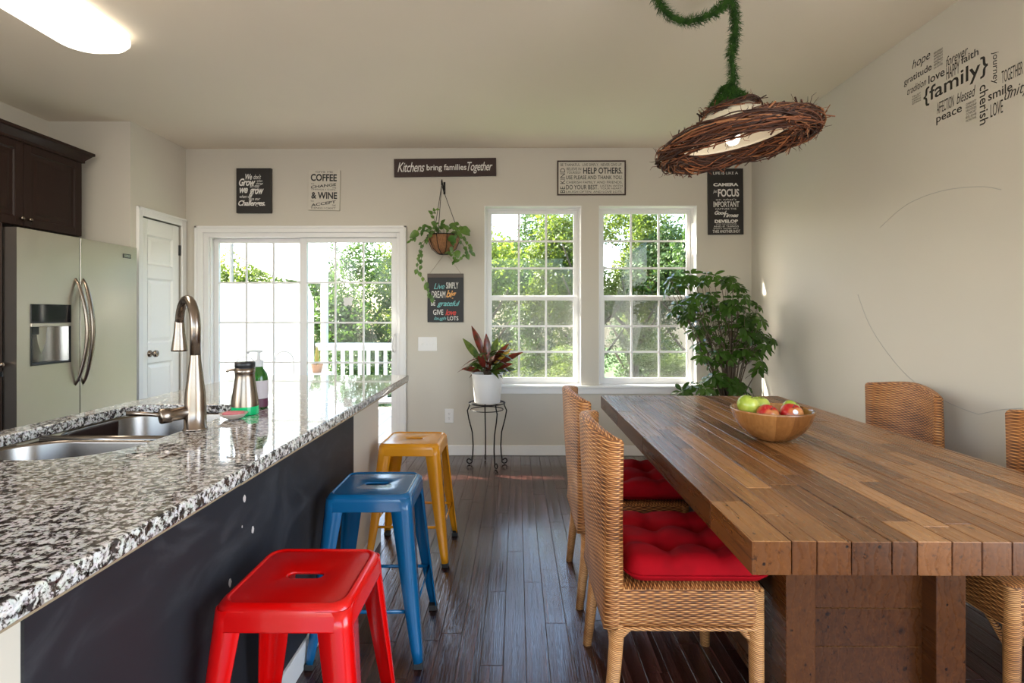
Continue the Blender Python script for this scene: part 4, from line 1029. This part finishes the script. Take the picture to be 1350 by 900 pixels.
sign('wall_sign', 933.5,980,222,309,.018, bk, 'black sign about camera and focus, between right window and corner', tilt=-.008, texts=[
 ('LIFE IS LIKE A',.15,.85,.05,.09,{}),('CAMERA',.15,.86,.22,.27,dict(bold=.05)),('Just',.14,.26,.32,.38,dict(I)),('FOCUS',.28,.88,.31,.43,dict(bold=.03)),('on what\'s',.22,.80,.455,.485,{}),('IMPORTANT',.15,.88,.50,.585,dict(bold=.01)),
 ('CAPTURE THE',.2,.8,.60,.625,{}),('Good',.18,.52,.64,.70,{**I,'bold':.03}),('Times',.42,.86,.68,.74,{**I,'bold':.03}),('DEVELOP',.18,.84,.775,.825,dict(bold=.05)),('FROM THE NEGATIVES',.22,.8,.835,.85,{}),('AND IF THINGS',.15,.86,.865,.89,{}),('DON\'T WORK OUT',.15,.86,.90,.92,{}),('TAKE ANOTHER SHOT',.12,.90,.93,.975,dict(bold=.01))])
orange, teal, redi = simple('chalk_orange',(.80,.42,.14),.7), simple('chalk_teal',(.20,.55,.55),.7), simple('chalk_red',(.60,.06,.05),.7)
so2, sw, shh = sign('wall_sign', 563.5,611,360.5,424.5,.012, cb_, 'chalkboard sign reading Live simply dream big, under the hanging plant', texts=[
 ('Live',.18,.48,.20,.32,{**I,'mat':teal}),('SIMPLY',.52,.86,.18,.31,dict(bold=.01)),('DREAM',.12,.50,.36,.50,dict(bold=.01)),('big',.52,.80,.34,.54,{**I,'mat':orange,'bold':.02}),
 ('BE',.10,.22,.55,.66,dict(bold=.01)),('grateful',.27,.90,.56,.70,{**I,'mat':teal,'bold':.01}),('GIVE',.16,.44,.74,.85,dict(bold=.01)),('love',.50,.80,.74,.86,{**I,'mat':redi,'bold':.02}),('laugh',.18,.52,.885,.975,{**I,'mat':teal}),('LOTS',.56,.86,.88,.965,dict(bold=.01))])
MB().box(-sw,sw,-.016,-.012,shh-.035,shh).build('wooden_bar', simple('dark_bar', (.10,.075,.06), .5), so2, bevel=.001)
MB().tube([(-sw+.015,-.014,shh-.01),(.0,-.004,shh+.19),(sw-.015,-.014,shh-.01)], .0018, 5).build('hanging_string', simple('twine', (.4,.33,.25), .8), so2)

# wall decal on the right wall
dm = MB()
def fam(s, cx_, cyb, cx1_, hpx_, rot=0, **kw):
    k = 5.626; X0, Y0 = 1160+cx_/k, 30+cyb/k; X1 = 1160+cx1_/k
    p = atX(X0, Y0, XR); q = atX(X1, 100, XR); h = hpx_/k*(p.y/FPX)
    put_text(dm, s, p.y, q.y, p.z, p.z+h, 0, frame=lambda a, b: (XR-.0012, a, b), rot=rot, **kw)
fam('hope', 240,366,375,82, shear=.3); fam('gratitude',180,482,385,62, bold=.005); fam('forever',492,328,655,72, shear=.3)
fam('love',362,456,482,62,bold=.01); fam('HAPPY',494,424,592,92); fam('faith',604,310,733,56,bold=.01); fam('tradition',205,538,345,52,shear=.3)
fam('{family}',325,635,803,142,bold=.012); fam('AFFECTION',425,680,550,84); fam('blessed',572,606,710,78,shear=.3); fam('peace',420,762,610,58,bold=.01)
fam('TOGETHER',905,452,1062,92); fam('smile',805,582,985,66,bold=.01); fam('unity',925,603,1120,100,shear=.35); fam('LOVE',822,704,915,98)
def vert(s, x0, x1, yt, yb, **kw):
    k = 5.626; p = atX(1160+x0/k, 30+yt/k, XR); q = atX(1160+x1/k, 30+yb/k, XR)
    r = atX(1160+x0/k, 30+yb/k, XR)
    put_text(dm, s, p.y, q.y, r.z, p.z, 0, frame=lambda a, b: (XR-.0012, a, b), rot=-1, **kw)
vert('journey', 826,882,225,470, shear=.2); vert('cherish', 742,806,472,765, bold=.01)
for (x0,x1,yt,yb,n,wd) in ((402,468,222,352,6,('forgiveness','happiness','patience','kindness','respect','laughter')),(240,305,548,615,4,('trust','honesty','caring','giving')),(640,718,600,745,6,('generosity','friendship','gratitude','comfort','believe','unconditional'))):
    for i in range(n):
        a, b = yt+(yb-yt)*i/n, yt+(yb-yt)*(i+.72)/n
        p = atX(1160+x0/5.626, 30+b/5.626, XR); t = atX(1160+x0/5.626, 30+a/5.626, XR); q = atX(1160+x1/5.626, 100, XR)
        put_text(dm, wd[i].upper(), p.y, q.y, p.z, t.z, 0, frame=lambda c, d: (XR-.0012, c, d))
fd = dm.build('wall_decal', simple('decal_black', (.03,.028,.025), .6)); tag(fd, 'black word cloud decal around {family} high on the right wall', 'wall decal')

# ------------------------------------------------------------------ pendant lamp with grapevine wreaths
LY = 2.42; lc = at(970,188,LY)
pl = empty('pendant_lamp', (lc.x, LY, lc.z), rot=(0, -.17, 0), label='pendant lamp wrapped in grapevine wreaths with moss covered cord', cat='pendant lamp')
shm = NT('cream_shade', (.72,.66,.53), .4); 
MB().lathe([(.228,.020),(.232,.027),(.226,.034),(.18,.075),(.13,.120),(.10,.15),(.05,.17),(.001,.175)], n=40).build('shade', shm.m, pl, smooth=True, solid=.003)
MB().lathe([(.001,-.040),(.018,-.036),(.030,-.020),(.033,.0),(.028,.025),(.018,.055),(.015,.09)], (-.01,0,.03), 20).build('bulb', emis('bulb_glow', (1,.95,.85), 2.5), pl, smooth=True)
bl = bpy.data.lights.new('pendant_bulb_light','POINT'); bl.energy = 1.2; bl.color = (1,.85,.65); bl.shadow_soft_size = .04
blo = bpy.data.objects.new('pendant_bulb_light', bl); C.objects.link(blo); blo.location = (lc.x-.02, LY, lc.z-.03)
tw1 = leafmat
kt1 = NT('grapevine', (.16,.07,.035), .7); kt1.link(kt1.ramp(kt1.n('Attribute', {'attribute_name':'rnd'}).outputs['Fac'], [(0,(.030,.012,.008)),(.55,(.085,.028,.014)),(.85,(.24,.075,.025)),(1,(.38,.17,.07))]), 'Base Color')
def wreath(R, r, cz, n, seed, segs=26, th=(.0018,.004)):
    rd = random.Random(seed); m = MB()
    for i in range(n):
        a0 = rd.uniform(0,2*PI); span = rd.uniform(.7,2.6); p0 = rd.uniform(0,2*PI); tw = rd.uniform(-2.6,2.6); rr = r*math.sqrt(rd.uniform(.15,1)); m.cur = rd.random()
        k_ = max(6, int(segs*span/2)); pts = []
        for k in range(k_+1):
            t = k/k_; a = a0+span*t; p = p0+tw*span*t; q = rr*(1+.16*math.sin(5*a+i))+ (.03*rd.random() if k in (0,k_) and rd.random()<.5 else 0)
            R_ = R+q*math.cos(p); pts.append((R_*math.cos(a), R_*math.sin(a), cz+q*math.sin(p)*.95+rd.uniform(-.002,.002)))
        m.tube(pts, rd.uniform(*th), 5, cap=False)
    for i in range(int(n*.5)):
        a = rd.uniform(0,2*PI); p = rd.uniform(0,2*PI); q = r*1.0; m.cur = rd.random()
        b = Vector(((R+q*math.cos(p))*math.cos(a),(R+q*math.cos(p))*math.sin(a),cz+q*math.sin(p)))
        d = Vector((math.cos(a)*math.cos(p), math.sin(a)*math.cos(p), math.sin(p)))+Vector((rd.uniform(-1,1),rd.uniform(-1,1),rd.uniform(-.6,.6)))
        d.normalize(); l = rd.uniform(.015,.05); e = Vector((rd.uniform(-.01,.01),rd.uniform(-.01,.01),rd.uniform(-.01,.01)))
        m.tube([b, b+d*l*.5+e, b+d*l], [.0014,.0012,.0006], 4, cap=False)
    return m
wreath(.300,.048,.0,380,1,th=(.0014,.0042)).build('large_wreath', kt1.m, pl, smooth=True, attr='rnd')
wreath(.112,.024,.138,110,2,16,(.0014,.0034)).build('small_wreath', kt1.m, pl, smooth=True, attr='rnd')
def moss_tuft(mb, P, rad, n, rd):
    for i in range(n):
        s = rd.uniform(0, len(P)-1.001); k = int(s); c = P[k].lerp(P[k+1], s-k); t = (P[k+1]-P[k]).normalized()
        u = t.orthogonal().normalized(); u.rotate(Matrix.Rotation(rd.uniform(0,2*PI), 3, t))
        b = c+u*rad*rd.uniform(.2,.9); d = u+Vector((rd.uniform(-.8,.8),rd.uniform(-.8,.8),rd.uniform(-.8,.8)))
        mb.leaf(b, d, t, rd.uniform(.008,.030), rd.uniform(.0025,.005), .4, prof=[.6,1,.1])
rd = random.Random(3)
mc = MB(); P = [Vector((.02+.0*k, 0, .15+.012*k)) for k in range(7)]
mc.lathe([(.085,.155),(.075,.18),(.045,.205),(.02,.23),(.012,.26)], (0,0,0), 18)
for i in range(1500):
    a = rd.uniform(0,2*PI); t = rd.random(); r = .015+.082*(1-t)**1.1; b = Vector((r*math.cos(a), r*math.sin(a), .16+.09*t))
    mc.leaf(b, Vector((math.cos(a),math.sin(a),.6))+Vector((rd.uniform(-.8,.8),rd.uniform(-.8,.8),rd.uniform(-.6,.6))), Vector((0,0,1)), rd.uniform(.012,.026), rd.uniform(.003,.006), .4, prof=[.6,1,.1])
mc.build('moss_cap', M['moss'], pl)
pc = MB(); pc.lathe([(.001,-.022),(.014,-.016),(.021,0),(.018,.014),(.008,.024),(.001,.027)], (.205,.06,.075), 14); 
for i in range(120):
    a = rd.uniform(0,2*PI); z = rd.uniform(-.02,.022); r = .02*math.sqrt(max(0,1-(z/.027)**2)); b = Vector((.205+r*math.cos(a), .06+r*math.sin(a), .075+z))
    pc.leaf(b, Vector((math.cos(a),math.sin(a),.8)), Vector((0,0,1)), .010, .010, .2, prof=[.9,1,.2])
pc.build('pinecone', simple('pinecone', (.07,.035,.022), .8), pl)
# cord in world space, rises to the ceiling hook; swag leads away to the left
inv = pl.matrix_basis.inverted() if hasattr(pl,'matrix_basis') else None
bpy.context.view_layer.update(); inv = pl.matrix_world.inverted()
topc = at(966,122,LY); cordP = [topc]+[at(x,y,LY) for x,y in ((967,100),(964,75),(968,55),(970,35),(968,15),(964,-5),(964,-26))]
cordP[-1].z = min(cordP[-1].z, H-.005)
swP = [at(x,y,LY) for x,y in ((964,-22),(958,2),(945,16),(925,24),(905,29),(888,24),(874,12),(866,-4),(860,-24))]
def loc(Pw): return [inv @ Vector(p) for p in Pw]
m = MB(); Pl = loc(cordP); m.tube(Pl, .009, 8); moss_tuft(m, Pl, .016, 2200, rd); m.build('mossy_cord', M['moss'], pl)
m = MB(); Pl = loc(swP); m.tube(Pl, .010, 8); moss_tuft(m, Pl, .020, 2200, rd); m.build('mossy_swag', M['moss'], pl)
m = MB(); hk_ = inv @ Vector((cordP[-1].x, LY, H)); m.tube([hk_, inv @ Vector((cordP[-1].x, LY, H-.03))], .004, 6); m.build('ceiling_hook', M['pewter'], pl)
# ------------------------------------------------------------------ outside: deck, railing, trees
kd = NT('deck_boards', (.5,.47,.43), .7)
dk = planks(-6.5, -.9, YB+WT+.02, 7.6, -.08, -.04, [.14], 2.0, 3.6, .006, 8)
struct(dk.build('wooden_deck', kd.m, attr='rnd'))
struct(MB().box(-14, 12, YB+WT+.6, 40, -1.35, -1.2).build('lawn', NT('lawn', (.10,.20,.05), .9).m))
struct(MB().box(XL-.6, .1, YB+WT, YB+WT+.72, H+.06, H+.18).box(.1, XR+.6, YB+WT, YB+WT+.15, H+.06, H+.18).build('sun_block_slab', M['trim']))  # unseen overhang added and shaped to keep sun off door and windows
rl = empty('deck_railing', (-2, 7.4, -.04), label='white deck railing with square balusters outside the sliding door', cat='railing')
RX0, RX1 = at(417,0,7.4).x, -.95; zt_ = at(460,452,7.4).z
r = MB(); r.box(RX0+2, RX1+2, -.045,.045, zt_-.0, zt_+.04); r.box(RX0+2, RX1+2, -.02,.02, zt_-.06, zt_); r.box(RX0+2,RX1+2,-.02,.02,.10,.16); r.build('rail', M['vinyl'], rl, bevel=.004)
x = RX0+.13
while x < RX1-.05:
    MB().box(x+2-.022, x+2+.022, -.02,.02, .16, zt_-.06).build('baluster', M['vinyl'], rl); x += .117
for x in (at(428,0,7.4).x,):
    MB().box(x+2-.035,x+2+.035,-.05,.05,.0,2.6).build('post', M['vinyl'], rl, bevel=.004)
MB().box(RX1+2-.04,RX1+2+.04,-.05,.05,0,zt_+.1).build('post', M['vinyl'], rl, bevel=.004)
# translucent white privacy curtain and canopy
kc = NT('white_canvas', (.9,.9,.9), .8); tr = kc.n('BsdfTranslucent', Color=(.95,.95,.95,1)); mx = kc.n('MixShader', i0=.6, i1=kc.b.outputs[0], i2=tr.outputs[0]); kc.t.links.new(mx.outputs[0], kc.t.nodes['Material Output'].inputs[0])
pz = at(340,373,7.55).z; pc0, pc1 = -6.3, at(414,0,7.55).x
L = []
for i in range(81):
    t = i/80; x = pc0+(pc1-pc0)*t; y = 7.55+.02*math.sin(t*60); zt2 = pz - (0 if t < .97 else (t-.97)/.03*.25)
    L.append([(x, y-.004, -.06),(x, y-.004, zt2),(x, y+.004, zt2),(x, y+.004, -.06)])
cz_ = MB(); cz_.loft(L, True, True); o = cz_.build('privacy_curtain', kc.m, smooth=True, auto=40); tag(o, 'tall white canvas privacy screen on the deck behind the sliding door', 'privacy screen')
# canopy with a sagging edge
bnd = [(298,318),(308,327),(320,339),(333,350),(350,359),(370,366),(396,371),(424,374)]
cp = MB(); L = []
for px, py in bnd:
    p = at(px, py, 8.2); q = at(px+6, 296-0, 8.6); L.append([(p.x,p.y,p.z),(p.x+.02,8.26,p.z+.01),(q.x,q.y,max(q.z,p.z+.15)),(q.x,q.y-.012,max(q.z,p.z+.15))])
ssl = empty('shade_sail', (0,0,0)); cp.loft(L, True, True); cp.build('canvas', kc.m, ssl); tag(ssl, 'white shade sail with a sagging edge above the privacy screen', 'shade sail')
gp = simple('grey_pole', (.22,.22,.21), .5)
for px_ in (305.5, 425):
    pp = at(px_,0,8.22); MB().tube([(pp.x,8.22,-1.2),(pp.x,8.22,3.2)], .027, 12).build('pole', gp, ssl)
# unseen sheet added to block the sun, leaving a narrow streak indoors
ss = MB(); ss.loft([[(-7.2,5.92,2.86),(-3.0,5.80,2.86),(-3.6,9.0,3.3),(-7.2,9.0,3.3)],[(-7.2,5.92,2.85),(-3.0,5.80,2.85),(-3.6,9.0,3.29),(-7.2,9.0,3.29)]], True, True)
struct(ss.build('sun_block_sheet', kc.m))
# patio chairs
kcx = simple('white_metal', (.75,.75,.74), .4)
def patio(px0, px1, ytop, Y, lb):
    a, b = at(px0,ytop,Y), at(px1,ytop,Y); w_ = (b.x-a.x)/2; t = empty('patio_chair', ((a.x+b.x)/2, Y, -.04), label=lb, cat='patio chair', group='white patio chairs on the deck')
    zt2 = a.z+.04; m = MB(); pts = [(-w_,0,0),(-w_,0,zt2-.12)]+[(-w_*math.cos(k*PI/8),0,zt2-.12+.12*math.sin(k*PI/8)) for k in range(1,8)]+[(w_,0,zt2-.12),(w_,0,0)]
    m.tube(pts, .010, 8); m.build('back_frame', simple('grey_metal', (.32,.31,.3), .5), t, smooth=True)
    m = MB(); m.loft([rrect(w_,w_,.04,.40),rrect(w_,w_,.04,.43)], True, True); s_ = m.build('seat', kcx, t, loc=(0,-w_,0))
    for k in (-1,1): MB().tube([(k*w_,-2*w_,0),(k*w_,-2*w_,.42)], .01, 8).build('leg', kcx, t, smooth=True)
patio(310, 337, 470, 6.6, 'white patio chair behind the green pump bottle'); patio(362, 387, 463, 6.7, 'white patio chair seen in the middle of the left door panel')
lp = at(418,491,6.9)
t = empty('patio_planter', (lp.x, 6.9, -.04), label='small pot of yellow grassy plant on the deck by the railing', cat='planter'); z = lp.z+.04
m = MB(); m.box(-.14,.14,-.14,.14,0,z-.0); m.build('stand', kcx, t)
MB().lathe([(.05,0),(.075,.10),(.08,.11),(.07,.10)], (0,0,z), 16, cap0=True).build('pot', simple('clay', (.45,.25,.15), .7), t, smooth=True)
m = MB(); rd = random.Random(2)
for i in range(60):
    a = rd.uniform(0,2*PI); m.leaf((0,0,z+.08), (math.cos(a)*.5,math.sin(a)*.5,1), (math.cos(a),math.sin(a),.2), rd.uniform(.12,.25), .012, .5)
m.build('foliage', leafmat('grass_yellow', (.35,.33,.05), (.5,.4,.1), .3), t)

def crown_mesh(seed, n, R, leafsize):
    rd = random.Random(seed); m = MB(); blobs = []
    for i in range(30):
        d = Vector((rd.gauss(0,1), rd.gauss(0,1), rd.gauss(0,1))).normalized()*(rd.random()**.5)
        blobs.append((Vector((d.x*R[0]*.82, d.y*R[1]*.8, d.z*R[2]*.85)), rd.uniform(.35,.62)))
    for i in range(n):
        c, r = rd.choice(blobs); d = Vector((rd.gauss(0,1), rd.gauss(0,1), rd.gauss(0,1))).normalized(); p = c+d*r*rd.uniform(.7,1.05)
        dd = Vector((rd.uniform(-1,1),rd.uniform(-1,1),rd.uniform(-1,.3))); s = leafsize*rd.uniform(.6,1.3)
        m.leaf(p, dd, d+Vector((rd.uniform(-.6,.6),rd.uniform(-.6,.6),rd.uniform(-.2,.9))), s, s*.62, .2, prof=[.2,1,.15])
    return m
crowns = [crown_mesh(11, 19000, (2.0,1.3,2.4), .08), crown_mesh(12, 21000, (2.1,1.3,2.5), .08), crown_mesh(13, 10000, (1.9,1.2,2.1), .08)]
cm = []
def tree(x, y, z, k, mat, sc, lb, rz=0):
    t = empty('garden_tree', (x, y, -1.25), rz, lb, 'tree', 'trees behind the house')
    zc = z+1.25
    m = MB(); rd = random.Random(int(x*10)+50)
    m.tube([(0,0,0),(.05,0,zc*.5),(0,.05,zc+.8)], [.14,.11,.05], 8)
    for q in range(9):
        a = rd.uniform(0,2*PI); h = rd.uniform(.35,1)*zc; m.tube([(0,0,h),(.7*math.cos(a),.5*math.sin(a),h+.5),(1.4*math.cos(a),.9*math.sin(a),h+1.1)], [.045,.03,.012], 5)
    m.build('trunk', M['bark'], t, smooth=True)
    key = (k, mat)
    me = None
    for kk, mm in cm:
        if kk == key: me = mm
    if me is None:
        o = crowns[k].build('crown', M[mat], t); cm.append((key, o.data))
    else:
        o = bpy.data.objects.new('crown', me); C.objects.link(o); o.parent = t
    o.location = (0,0,zc); o.scale = (sc,sc,sc)
    return t
tree(-.9, 11.2, 1.7, 2, 'leaf_tree', 1.0, 'sparse pale green tree seen through the left window')
tree(1.5, 11.8, 1.8, 0, 'leaf_tree', .95, 'bright green leafy tree seen between the two windows', 1)
tree(3.9, 11.6, 1.9, 1, 'leaf_tree2', 1.0, 'deeper green leafy tree seen through the right window', 2)
tree(.3, 13.6, 1.9, 1, 'leaf_tree2', .95, 'dark leafy tree behind the sparse pale one in the left window', 1.9)
tree(2.9, 13.4, 2.1, 0, 'leaf_tree', 1.0, 'bright leafy tree behind the gap of the right window', 4.4)
tree(7.2, 12.5, 1.8, 0, 'leaf_tree', 1.0, 'leafy tree right of the view through the right window', 3)
tree(.2, 15.5, -.3, 1, 'leaf_tree2', 1.1, 'dark tree farther back behind the left window', 4)
tree(3.6, 16.5, -.1, 0, 'leaf_tree2', 1.1, 'dark tree farther back behind the right window', 5)
tree(-3.7, 12.0, .9, 1, 'leaf_tree2', .95, 'dark green tree beyond the deck railing', 2.5)
tree(-2.9, 15.8, 1.5, 0, 'leaf_tree', .95, 'lighter green tree beyond the right end of the railing', .6)
tree(-7.6, 13.6, 1.6, 2, 'leaf_tree', 1.0, 'tree beyond the canopy at the left of the sliding door', 3.3)
tree(-6.6, 17.0, 1.9, 1, 'leaf_tree2', .9, 'distant tree between the canopy and the privacy screen', 1.3)

def shrub(x, y, z, k, mat, sc, lb, rz=0):
    t = empty('garden_shrub', (x, y, -1.25), rz, lb, 'shrub', 'shrubs below the windows')
    m = MB(); m.tube([(0,0,0),(.03,0,z+1.25)], .04, 8)
    for q in range(5): m.tube([(0,0,.1),(.4*math.cos(q*1.3),.3*math.sin(q*1.3),.8)], .02, 5)
    m.build('stem', M['bark'], t, smooth=True)
    me = [mm for kk, mm in cm if kk == (k, mat)]
    if me: o = bpy.data.objects.new('foliage', me[0]); C.objects.link(o); o.parent = t
    else: o = crowns[k].build('foliage', M[mat], t); cm.append(((k, mat), o.data))
    o.location = (0,0,z+1.25); o.scale = (sc, sc, sc*.55)
for i, (x, y, z, k, mt_, lb) in enumerate(((-.9,9.6,-.1,0,'leaf_tree2','dark shrub at the foot of the left window view'),(.9,9.4,.0,1,'leaf_tree','pale green shrub between the two window views'),(2.7,9.6,-.1,0,'leaf_tree','bright shrub low in the right window'),(4.6,9.8,0,1,'leaf_tree2','dark shrub at the right of the right window view'),(-2.9,10.0,.0,1,'leaf_tree2','dark shrub directly behind the deck railing'))):
    shrub(x, y, z, k, mt_, .62, lb, i*1.1)
